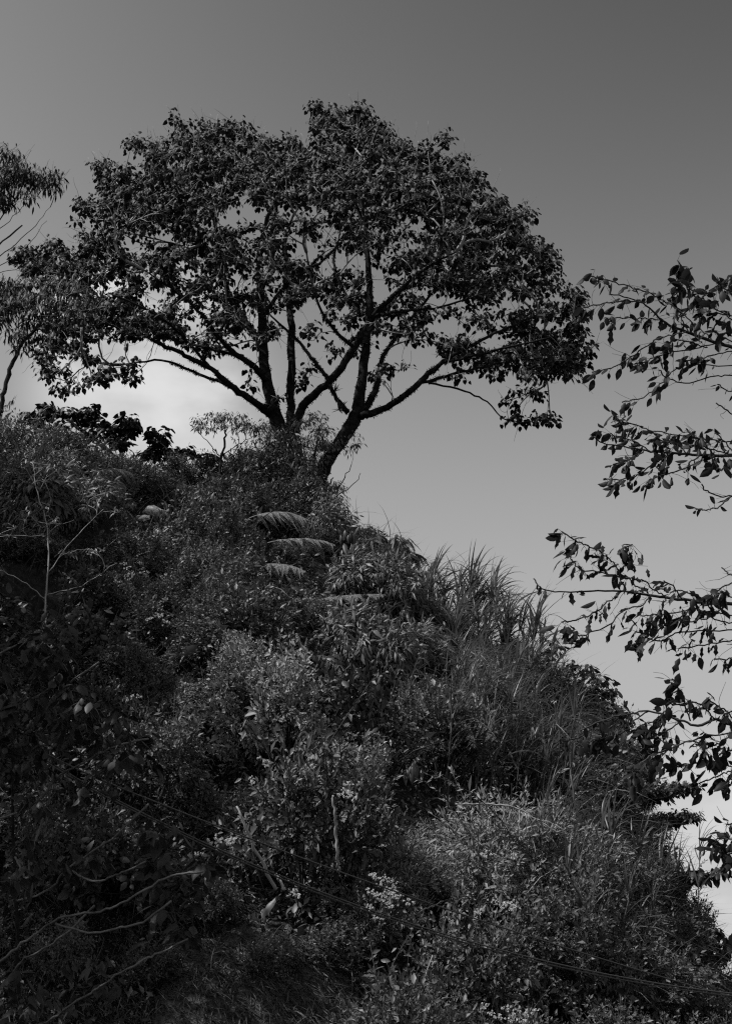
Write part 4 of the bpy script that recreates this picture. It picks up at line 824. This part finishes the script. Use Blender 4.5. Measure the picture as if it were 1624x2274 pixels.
def cane(base, tip, n, label, group=None, fan=9, r=.018, dead=0.0):
    base = np.array(base); tip = np.array(tip); root = thing('cane', label, 'cane', base, group); v = tip - base; L_ = np.linalg.norm(v)
    side = np.cross(unit(v), [0, 1, 0]); st = np.linspace(0, 1, 9)[:, None]
    pts = base + v * st + side * np.sin(st * np.pi) * L_ * rng.uniform(-.05, .05) + np.array([.12, 0, -.02]) * st ** 2 * L_ * .3
    pts -= (pts[-1] - tip) * st; mb = MB(); tube(mb, pts, np.linspace(r, r * .4, 9), 6, .1); part('stem', mb.mesh('stem', M['twigdark'], True, base), root)
    for k in range(n):
        t = 1 - rng.random() ** 1.4 * .62 if k >= fan else rng.uniform(.9, 1.0)
        i = min(int(t * 8), 7); f = t * 8 - i; p = pts[i] * (1 - f) + pts[i + 1] * f - base
        o = part('blade', BLADES[rng.integers(0, 5) if k >= fan else rng.choice([0, 2, 4])], root); o.location = p.tolist()
        az = rng.normal(0, .75) if rng.random() < .75 else rng.uniform(-3.1, 3.1); small = .78 if base[1] < 23 else 1.0
        o.rotation_euler = (rng.normal(0, .2), (-rng.uniform(.0, .35) if k < fan else rng.uniform(-.1, .55)), az); s = rng.uniform(.6, 1.15) * small; o.scale = (s, s * small, s)
GC = 'tall canes massed on the right crest'
def canes(rows, group, labels):
    for j, (bx, by, tx, ty, d, n) in enumerate(rows): cane(P(bx, by, d), P(tx, ty, d + rng.uniform(-.3, .3)), n, labels(tx, ty), group)
rows = [(955, 1430, 965, 1270, 27.6, 20), (940, 1440, 945, 1300, 27.4, 16), (980, 1450, 985, 1310, 27.3, 18), (1000, 1480, 1020, 1295, 27, 24), (1015, 1500, 1045, 1290, 26.9, 26), (1030, 1480, 1060, 1300, 27, 22), (1050, 1520, 1095, 1305, 26.6, 22), (1060, 1540, 1085, 1340, 26.5, 20),
        (1080, 1550, 1125, 1365, 26.4, 18), (1090, 1560, 1120, 1420, 26.2, 18), (1040, 1560, 1040, 1380, 26.3, 18), (1110, 1580, 1150, 1420, 26, 16), (1070, 1600, 1075, 1440, 25.8, 18), (1140, 1600, 1180, 1440, 25.8, 16), (1020, 1570, 1005, 1400, 26, 16), (985, 1540, 975, 1380, 26.6, 16),
        (1160, 1660, 1170, 1500, 25.2, 14), (1100, 1680, 1110, 1520, 24.8, 14), (1040, 1680, 1050, 1530, 24.8, 14), (1200, 1640, 1215, 1500, 25.4, 12), (1230, 1690, 1240, 1560, 25, 12), (1185, 1720, 1180, 1580, 24.4, 12), (1000, 1640, 1000, 1480, 25.4, 14), (1060, 1740, 1070, 1590, 24, 12), (1130, 1750, 1140, 1610, 23.8, 12)]
rows += [(a + rng.uniform(-14, 14), b + 20, c + rng.uniform(-16, 16), e + rng.uniform(15, 60), f + rng.uniform(-.4, .3), g) for a, b, c, e, f, g in rows]
rows = [(a, b, c, d, e, int(f * 1.4)) for a, b, c, d, e, f in rows]
rows = [r if r[3] < 1390 else (r[0], r[1] + 30, r[2] + 10, r[3] - 35, r[4] - .5, r[5]) for r in rows]
for _ in range(30):
    x = rng.uniform(990, 1270); y = np.interp(x, [990, 1270], [1440, 1560]) + rng.uniform(20, 230); g = ground_at(x, min(y + 170, 2200)); rows.append((x - rng.uniform(0, 20), y + 170, x + rng.uniform(0, 30), y, float(g[1]) - .4, rng.integers(12, 22)))
canes(rows, GC, lambda x, y: ('tall arching cane in the windblown stand, ' + ('at its left end against the drooping bushes' if x < 1015 else 'in its bushy middle' if x < 1080 else 'at its right end by the leaning dark cane')) if y < 1400 else
      'shorter cane in the tangle below the stand, ' + ('left of the pale reed' if x < 1080 else 'under the leaning dark cane' if x < 1180 else 'by the leggy skyline shrub'))
cane(P(1120, 1610, 23.6), P(1196, 1372, 23.8), 24, 'dark cane leaning right, its plume clear of the stand against the sky', None, 14, .026)
cane(P(1130, 1440, 26), P(1098, 1300, 26), 12, 'thin pale reed rising at the right side of the cane stand', None, 3)
rows2_ = [(1210, 1980, 1200, 1830, 22, 12), (1180, 2030, 1185, 1880, 21.4, 12), (1320, 2000, 1330, 1850, 22.6, 14), (1400, 2080, 1410, 1920, 22, 16), (1440, 2100, 1460, 1950, 21.8, 16), (1380, 2160, 1390, 2010, 21, 14), (1470, 2120, 1500, 1960, 21.6, 14), (1350, 2120, 1340, 1970, 21.4, 14), (1260, 2100, 1255, 1960, 21, 12), (1420, 2180, 1440, 2040, 20.6, 12), (1290, 2200, 1300, 2060, 20, 12)]
rows2 = []
for a, b, c, d, e, f in rows2_:
    for q in ((0, 1) if d < 1965 else (0,)): g = ground_at(a + 18 * q, b + 10); rows2.append((a + 18 * q, b + 20, c + 24 * q + 8, d - 25 + 30 * q, float(g[1]) - .6 if g is not None else e, f + 1))
canes(rows2, 'canes standing in the lower right growth', lambda x, y: 'cane with strap blades at lower right, ' + ('left of the flat leafy sprays' if x < 1300 else 'under the flat leafy sprays' if x < 1400 else 'at the skyline left of the lone cane'))
cane(P(1563, 2170, 19.5), P(1553, 1890, 19.6), 16, 'lone upright cane with spiky whorls against the sky at lower right', None, 9, .010)

# ------------------------------------------------------------------ grass (uncountable)
def strips(mb, pos, d0, L_, w, bend):
    n = len(pos); k = 5; d = unit(d0); p = pos.copy(); side = unit(np.cross(d, [0, .3, 1]) + rng.normal(0, .3, (n, 3))); rows = []
    for i in range(k):
        ww = (w * [.6, 1, .8, .5, .05][i])[:, None]; rows += [p - side * ww, p + side * ww]; d = unit(d + bend * .28); p = p + d * (L_ / (k - 1))[:, None]
    V = np.stack(rows, 1); b = (np.arange(n) * 2 * k)[:, None]; q = []
    for i in range(k - 1): q.append(np.concatenate([b + 2 * i, b + 2 * i + 1, b + 2 * i + 3, b + 2 * i + 2], 1))
    mb.add(V.reshape(-1, 3), None, np.concatenate(q))
def grass_on(poly, n, hgt, m, name, up=.9, lift=.1, x0=-8, x1=9, y0=12.5, y1=31):
    pts = []
    while len(pts) < n:
        x, y = rng.uniform(x0, x1, 4000), rng.uniform(y0, y1, 4000); z = terrain(x, y); px, py, _ = proj(np.stack([x, y, z], -1)); k = inpoly(px, py, poly)
        pts += list(np.stack([x, y, z], -1)[k])
    p = np.array(pts[:n]) + np.array([0, 0, lift]) * rng.random((n, 1)); mb = MB(); d = np.stack([rng.normal(.1, .45, n), rng.normal(-.35, .35, n), np.full(n, up)], -1)
    strips(mb, p, d, rng.uniform(.5, 1.3, n) * hgt, rng.uniform(.004, .009, n), np.stack([rng.normal(.5, .7, n), rng.normal(-.3, .5, n), -rng.uniform(.2, 2.0, n)], -1))
    struct(name, mb.mesh(name, m), 'stuff')
grass_on([(1000, 1540), (1110, 1500), (1280, 1620), (1330, 1760), (1200, 1830), (1020, 1800), (980, 1650)], 2600, .9, M['grass'], 'tall_grass', .7, .9)
grass_on([(1180, 1800), (1440, 1850), (1560, 2060), (1640, 2300), (1150, 2300), (1100, 2060)], 3500, .9, M['grass'], 'rank_grass', .9, .6)
grass_on([(220, 1720), (520, 1720), (560, 2000), (420, 2060), (840, 2100), (900, 2330), (0, 2330), (0, 1990), (220, 1950)], 16000, .26, M['fine'], 'bank_grass', .15, .03)
grass_on([(0, 1000), (560, 1050), (950, 1300), (940, 1900), (500, 1700), (0, 1700)], 2500, .9, M['lance'], 'slope_grass', .9, .6)

def cover(n, size, T, m, name, hgt, poly=None, lean=.5):
    x, y = rng.uniform(-9.5, 9.5, n * 4), rng.uniform(12.6, 33, n * 4); yr, _ = ridge(x, y); z = terrain(x, y); px, py, _ = proj(np.stack([x, y, z], -1))
    k = (y < yr + .4) & ~np.any([((px - vx) / rx) ** 2 + ((py - vy) / ry) ** 2 < 1 for vx, vy, rx, ry in VOIDS[6:]], axis=0) & (px > -60) & (px < W0 + 60) & (py < H0 + 60); k &= inpoly(px, py, poly) if poly else ~inpoly(px, py, BANK); k = np.flatnonzero(k)[:n]; m_ = len(k)
    p = np.stack([x, y, z], -1)[k] + np.array([0, -.25, 1.0]) * (rng.random((m_, 1)) ** 1.6 * hgt * (.5 + .5 * np.clip(vnoise(x[k], y[k], 5, 41)[:, None], -1, 1.5)))
    mb = MB(); leaves(mb, T, p, unit(rng.normal(0, .7, (m_, 3)) + [0, -.3, .2]), unit(rng.normal(0, .45, (m_, 3)) + [0, -.7, .8]), np.exp(rng.normal(-.1, .35, m_)) * size)
    struct(name, mb.mesh(name, M[m]), 'stuff')
BANK = [(380, 2060), (640, 2080), (790, 2200), (850, 2360), (320, 2360)]
cover(90000, .06, T_diamond(.24), 'fine', 'ground_cover', .45); cover(14000, .10, T_oval, 'broad', 'low_leaves', .5); cover(9000, .13, T_lance, 'lance', 'low_narrow_leaves', .55)
cover(2500, .045, T_diamond(.24), 'fine', 'bank_weeds', .12, BANK)
# ------------------------------------------------------------------ white flowers
def head_mesh(seed):
    r = np.random.default_rng(seed); mb = MB()
    for _ in range(r.integers(6, 11)):
        c = np.array([r.normal(0, .034), r.normal(0, .034), r.uniform(-.03, .03)]); m = 16; d = unit(r.normal(0, 1, (m, 3)) + [0, -.2, .3])
        leaves(mb, T_diamond(.3, .1), np.repeat(c[None], m, 0), d, unit(r.normal(0, 1, (m, 3))), r.uniform(.014, .024, m))
    return mb.mesh('flower_head', M['white'])
HEADS = [head_mesh(i) for i in range(4)]
def flowering(label, kind, px, py, heads, sc=.8, big=1.0, front=1.0):
    g = ground_at(px, py + 40)
    if g is None: return
    loc = g + np.array([0, -.25, -.05]); t = shrub(kind, loc, sc, 0, label, 'white-flowered bushes', 'flowering_shrub'); t.rotation_euler = (0, 0, rng.uniform(-.8, .8)); t.scale = (sc, sc, sc); bpy.context.view_layer.update(); inv = t.matrix_world.inverted()
    for hx, hy in heads:
        p = P(hx, hy, loc[1] - front * 2.7 + rng.uniform(-.1, .1)); o = part('flower_head', HEADS[rng.integers(0, 4)], t, True)
        o.matrix_basis = inv @ (Matrix.Translation(p.tolist()) @ Matrix.Rotation(R(rng.uniform(0, 55)), 4, 'X') @ Matrix.Rotation(rng.uniform(0, 6), 4, 'Z') @ Matrix.Scale(big * rng.uniform(.5, 1.0), 4))
flowering('bush with the brightest knot of white flower heads, behind the upper cable', 'feather', 865, 1975, [(825, 1943), (838, 1950), (862, 1952), (870, 1958), (815, 1972), (828, 1980), (850, 1985), (862, 1980), (838, 1990), (866, 2010), (885, 1990), (905, 2000), (818, 2015), (832, 2035), (858, 2000), (845, 1962), (872, 1985), (852, 1948)])
flowering('bush with a small white cluster right of the brightest knot of flowers', 'feather', 1120, 2010, [(1105, 2005), (1118, 2012), (1128, 2006), (1135, 2018), (1095, 2000), (1060, 2025), (1000, 1895), (1050, 1898), (1140, 1900), (1080, 1895)])
flowering('bush with scattered white flower heads high on the left slope', 'fine', 310, 1280, [(272, 1252), (280, 1262), (312, 1250), (315, 1262), (282, 1283), (318, 1272), (360, 1280), (368, 1276), (290, 1275), (262, 1290)], 1.0)
flowering('bush with a line of white heads at the centre of the left slope', 'fine', 345, 1370, [(352, 1362), (338, 1372), (350, 1368), (330, 1375), (365, 1330), (370, 1378), (230, 1220), (205, 1228)], .9)
flowering('bush thick with white heads at the bottom edge right of centre', 'fine', 1130, 2240, [(1075, 2235), (1092, 2248), (1120, 2238), (1140, 2248), (1152, 2238), (1166, 2250), (1110, 2258), (1130, 2262), (1160, 2266), (1185, 2245)], .9, .8)
flowering('bush dotted with white heads beside the upright pale stick', 'pale', 770, 1770, [(775, 1740), (768, 1752), (778, 1760), (785, 1775), (760, 1765), (690, 1680), (695, 1700), (765, 1815), (590, 1700), (560, 1735), (590, 1690)], .9)
flowering('bush with a dim cluster of white heads left of the leaning dead stick', 'fine', 490, 1870, [(470, 1868), (485, 1860), (495, 1866), (505, 1872), (480, 1880), (512, 1870), (445, 1895), (650, 1985), (660, 1982)], .8)
flowering('bush with a few white heads in the dark middle of the slope', 'fine', 280, 1560, [(278, 1555), (285, 1550), (410, 1515), (305, 1545), (275, 1628), (290, 1625), (482, 1548)], .9)
flowering('bush with a pale flower tuft on the lower left bank', 'fine', 760, 1600, [(480, 1550), (1230, 1560), (1010, 1700), (1130, 1705)], .8)

# ------------------------------------------------------------------ rocks, dead wood, cables
def rock(px, py, d, sx, sy, label):
    c = P(px, py, d); mb = MB(); nu, nv = 22, 14; u = np.linspace(0, 2 * np.pi, nu, endpoint=False); v = np.linspace(.05, np.pi - .05, nv); U, V = np.meshgrid(u, v)
    p = np.stack([np.cos(U) * np.sin(V), np.sin(U) * np.sin(V), np.cos(V)], -1); k = 1 + .30 * vnoise(p[..., 0] * 2 + px, p[..., 2] * 2, 2.6, 9) + .10 * vnoise(p[..., 0] * 5, p[..., 2] * 6 + p[..., 1], 2.5, 2)
    p = p * k[..., None] * np.array([sx, .6 * sx, sy]); q = []
    for i in range(nv - 1):
        for j in range(nu): q.append((i * nu + j, (i + 1) * nu + j, (i + 1) * nu + (j + 1) % nu, i * nu + (j + 1) % nu))
    mb.add(p.reshape(-1, 3), None, q); solo('rock', mb.mesh('rock', M['rock'], False), label, 'rock', c, 'pale rocks on the upper left slope')
for x, y, w, h, lb in [(340, 1135, .22, .10, 'broad bright slab of pale rock on the upper left slope, topmost of its group'), (318, 1150, .13, .07, 'small pale rock at the left end of the bright slab'), (352, 1182, .10, .07, 'small pale rock midway below the bright slab'), (350, 1202, .16, .11, 'lowest of the bright pale rocks on the upper left slope')]:
    rock(x, y, dfront(x, y, 1.8), w, h, lb)
def stick(name, pts, label, cat, m='wood', sides=7, extra=()):
    pp, rr = limb_path(pts, 5, .006); mb = MB(); tube(mb, pp, rr, sides, .12); b = pp[0].copy()
    if not extra: return solo(name, mb.mesh(name, M[m], True, b), label, cat, b)
    root = thing(name, label, cat, b); part('stem', mb.mesh('stem', M[m], True, b), root)
    for nm, e in extra:
        p2, r2 = limb_path(e, 5, .004); mb = MB(); tube(mb, p2, r2, 6, .12); part(nm, mb.mesh(nm, M[m], True, b), root)
    return root
d1 = dfront(745, 1920, 3.0); stick('dead_stick', [(750, 1935, d1 + .3, 3.2), (748, 1900, d1 + .1, 3.2), (744, 1840, d1, 3), (742, 1800, d1 - .1, 2.8), (739, 1766, d1 - .1, 2.6)], 'thin upright pale stick standing in the sunlit bushes', 'stick')
d1 = dfront(605, 1965, 2.9); stick('dead_stick', [(612, 1975, d1 + .1, 4), (590, 1930, d1, 3.8), (565, 1880, d1 - .1, 3.4), (540, 1828, d1 - .2, 3), (525, 1790, d1 - .2, 2)], 'long dead stick leaning left against the bushes above the bank', 'stick', 'twig')
stick('dead_stick', [(632, 1976, d1, 3.6), (622, 1958, d1, 3.4), (612, 1940, d1, 3)], 'short dead stub at the foot of the long leaning stick', 'stick', 'twig')
d2 = dfront(1120, 1830, 3.8); Q = lambda x, y, r: (x, y, d2, r)
stick('fallen_palm_branch', [Q(1010, 1785, 1.4), Q(1050, 1784, 2), Q(1100, 1786, 2), Q(1150, 1797, 2), Q(1200, 1825, 1.4), Q(1245, 1858, .8)], 'dead palm branch hung in the bushes, trailing pale bare stalks', 'branch', 'wood', 6,
      [('stalk', [Q(*q) for q in l]) for l in [[(1096, 1786, 1.2), (1092, 1798, 2), (1088, 1808, 1.6)], [(1115, 1788, 1.4), (1116, 1815, 1.6), (1090, 1845, 1.2)], [(1135, 1795, 1.2), (1125, 1830, 1.6), (1112, 1852, 2.2)], [(1152, 1798, 1.6), (1152, 1830, 1.6), (1155, 1855, 2.4)], [(1100, 1787, 1), (1085, 1812, 1.2), (1064, 1833, .8)],
       [(1050, 1784, 1), (1046, 1800, 1.2), (1025, 1810, 1)], [(1170, 1808, .8), (1180, 1850, .7), (1190, 1900, .6)], [(1170, 1808, .8), (1200, 1845, .8), (1225, 1865, .6)], [(1170, 1808, .8), (1210, 1835, .8), (1250, 1850, .6)], [(1185, 1815, .8), (1215, 1850, .7), (1235, 1880, .5)], [(1165, 1805, .8), (1172, 1860, .7), (1170, 1890, .5)], [(1190, 1818, .7), (1225, 1828, .7), (1255, 1845, .5)]]])
for l, lb in [([(1465 - 250, 1968, 2), (1228, 1990, 1.8), (1270 - 16, 2015, 1.4)], 'pale snapped stem lying in dark growth at lower right'), ([(918, 2030, 1.8), (950, 2015, 1.6), (985, 2000, 1.2)], 'pale bare twig lying right of the white flowers'), ([(1310, 1925, 2), (1318, 1945, 1.8), (1325, 1965, 1.6)], 'short pale stem among canes at right'), ([(890, 2250, 1.5), (930, 2200, 1.5), (960, 2120, 1)], 'thin dead stem leaning over the bank near the bottom')]:
    dd = dfront(l[1][0], l[1][1], 1.9); stick('fallen_stick', [(a, b, dd, r) for a, b, r in l], lb, 'stick')
def big_leaf_plant(px, py, d, n, size, label):
    root = thing('big_leaf_plant', label, 'plant', P(px, py, d)); me = tmesh('leaf', T_leaf([(.12, .13), (.35, .23), (.65, .18), (.85, .08)], droop=.6, cup=.7), M['broad']); sb = MB()
    for k in range(n):
        a = rng.uniform(3.4, 6.0); o_ = np.array([math.cos(a), math.sin(a), rng.uniform(-.1, .6)]) * size * rng.uniform(.6, 1.2); tube(sb, [[0, 0, -.3], o_ * .5 + [0, 0, .05], o_], [.008, .006, .004], 4)
        leaf_parts(root, [me], o_[None], np.array([[math.cos(a) * .5, math.sin(a) * .5, -.85]]), np.array([[math.cos(a), math.sin(a), .5]]), [size], np.zeros(3))
    part('stems', sb.mesh('stems', M['twigdark'], True), root)
big_leaf_plant(915, 1715, dfront(915, 1740, .8), 9, .17, 'plant with large drooping shield leaves by the black hollow in mid slope')
big_leaf_plant(775, 1165 + 30, 28.2, 7, .2, 'plant with a few large lit leaves right of the bright fern fronds')
big_leaf_plant(1495 - 10, 2140, 19.0, 6, .16, 'plant with broad leaves low at the right edge')
for x, y, n, z, lb in [(520, 1290, 7, .13, 'plant with a few broad leaves in the middle of the upper slope'), (450, 1400, 8, .12, 'broad-leaved plant beside the dark hollow on the left slope'), (820, 1560, 7, .13, 'broad-leaved plant above the black hollow'), (1050, 1700, 7, .14, 'broad-leaved plant beneath the cane stand'), (610, 1780, 7, .10, 'broad-leaved plant near the leaning dead stick'), (1280, 1840, 8, .12, 'broad-leaved plant left of the lower canes'), (720, 1960, 7, .10, 'broad-leaved plant under the upper cable'), (980, 2160, 8, .10, 'broad-leaved plant under the cable pair'), (1180, 1500, 7, .14, 'broad-leaved plant at the right foot of the windblown canes')]:
    big_leaf_plant(x, y, dfront(x, y, 1.0), n, z, lb)
def cable(pts, r, label):
    pts = np.array(pts, float); qx = np.linspace(pts[0, 0], pts[-1, 0], 14); qy = np.polyval(np.polyfit(pts[:, 0], pts[:, 1], 2), qx); w = np.array([P(*p) for p in zip(qx, qy, np.interp(qx, pts[:, 0], pts[:, 2]))]); a, b = w[0], w[-1]; m = np.arange(1, 14)[:, None]; e1 = a + (a - w[1]) * m + np.array([0, 0, .012]) * m ** 2; e2 = b + (b - w[-2]) * m + np.array([0, 0, .012]) * m ** 2; w = np.vstack([e1[::-1], w, e2])
    s = smooth_path(w, 4); mb = MB(); tube(mb, s, r, 8); solo('overhead_cable', mb.mesh('overhead_cable', M['cable'], True, s[0]), label, 'cable', s[0], 'overhead cables')
cable([(280, 1784, 9.5), (545, 1920, 10), (777, 1996, 10.5), (1194, 2130, 11.6), (1429, 2182, 12.2), (1624, 2203, 12.8)], .006, 'thick lower overhead cable, upper strand of the close pair')
cable([(280, 1790, 9.5), (545, 1924, 10), (777, 2001, 10.5), (1194, 2137, 11.6), (1429, 2188, 12.2), (1624, 2208, 12.8)], .006, 'thick lower overhead cable, lower strand of the close pair')
cable([(260, 1749, 10), (550, 1854, 10.6), (812, 1952, 11.1), (1090, 2059, 11.8), (1403, 2150, 12.6), (1560, 2192, 13)], .006, 'thin upper overhead cable crossing the slope alone')
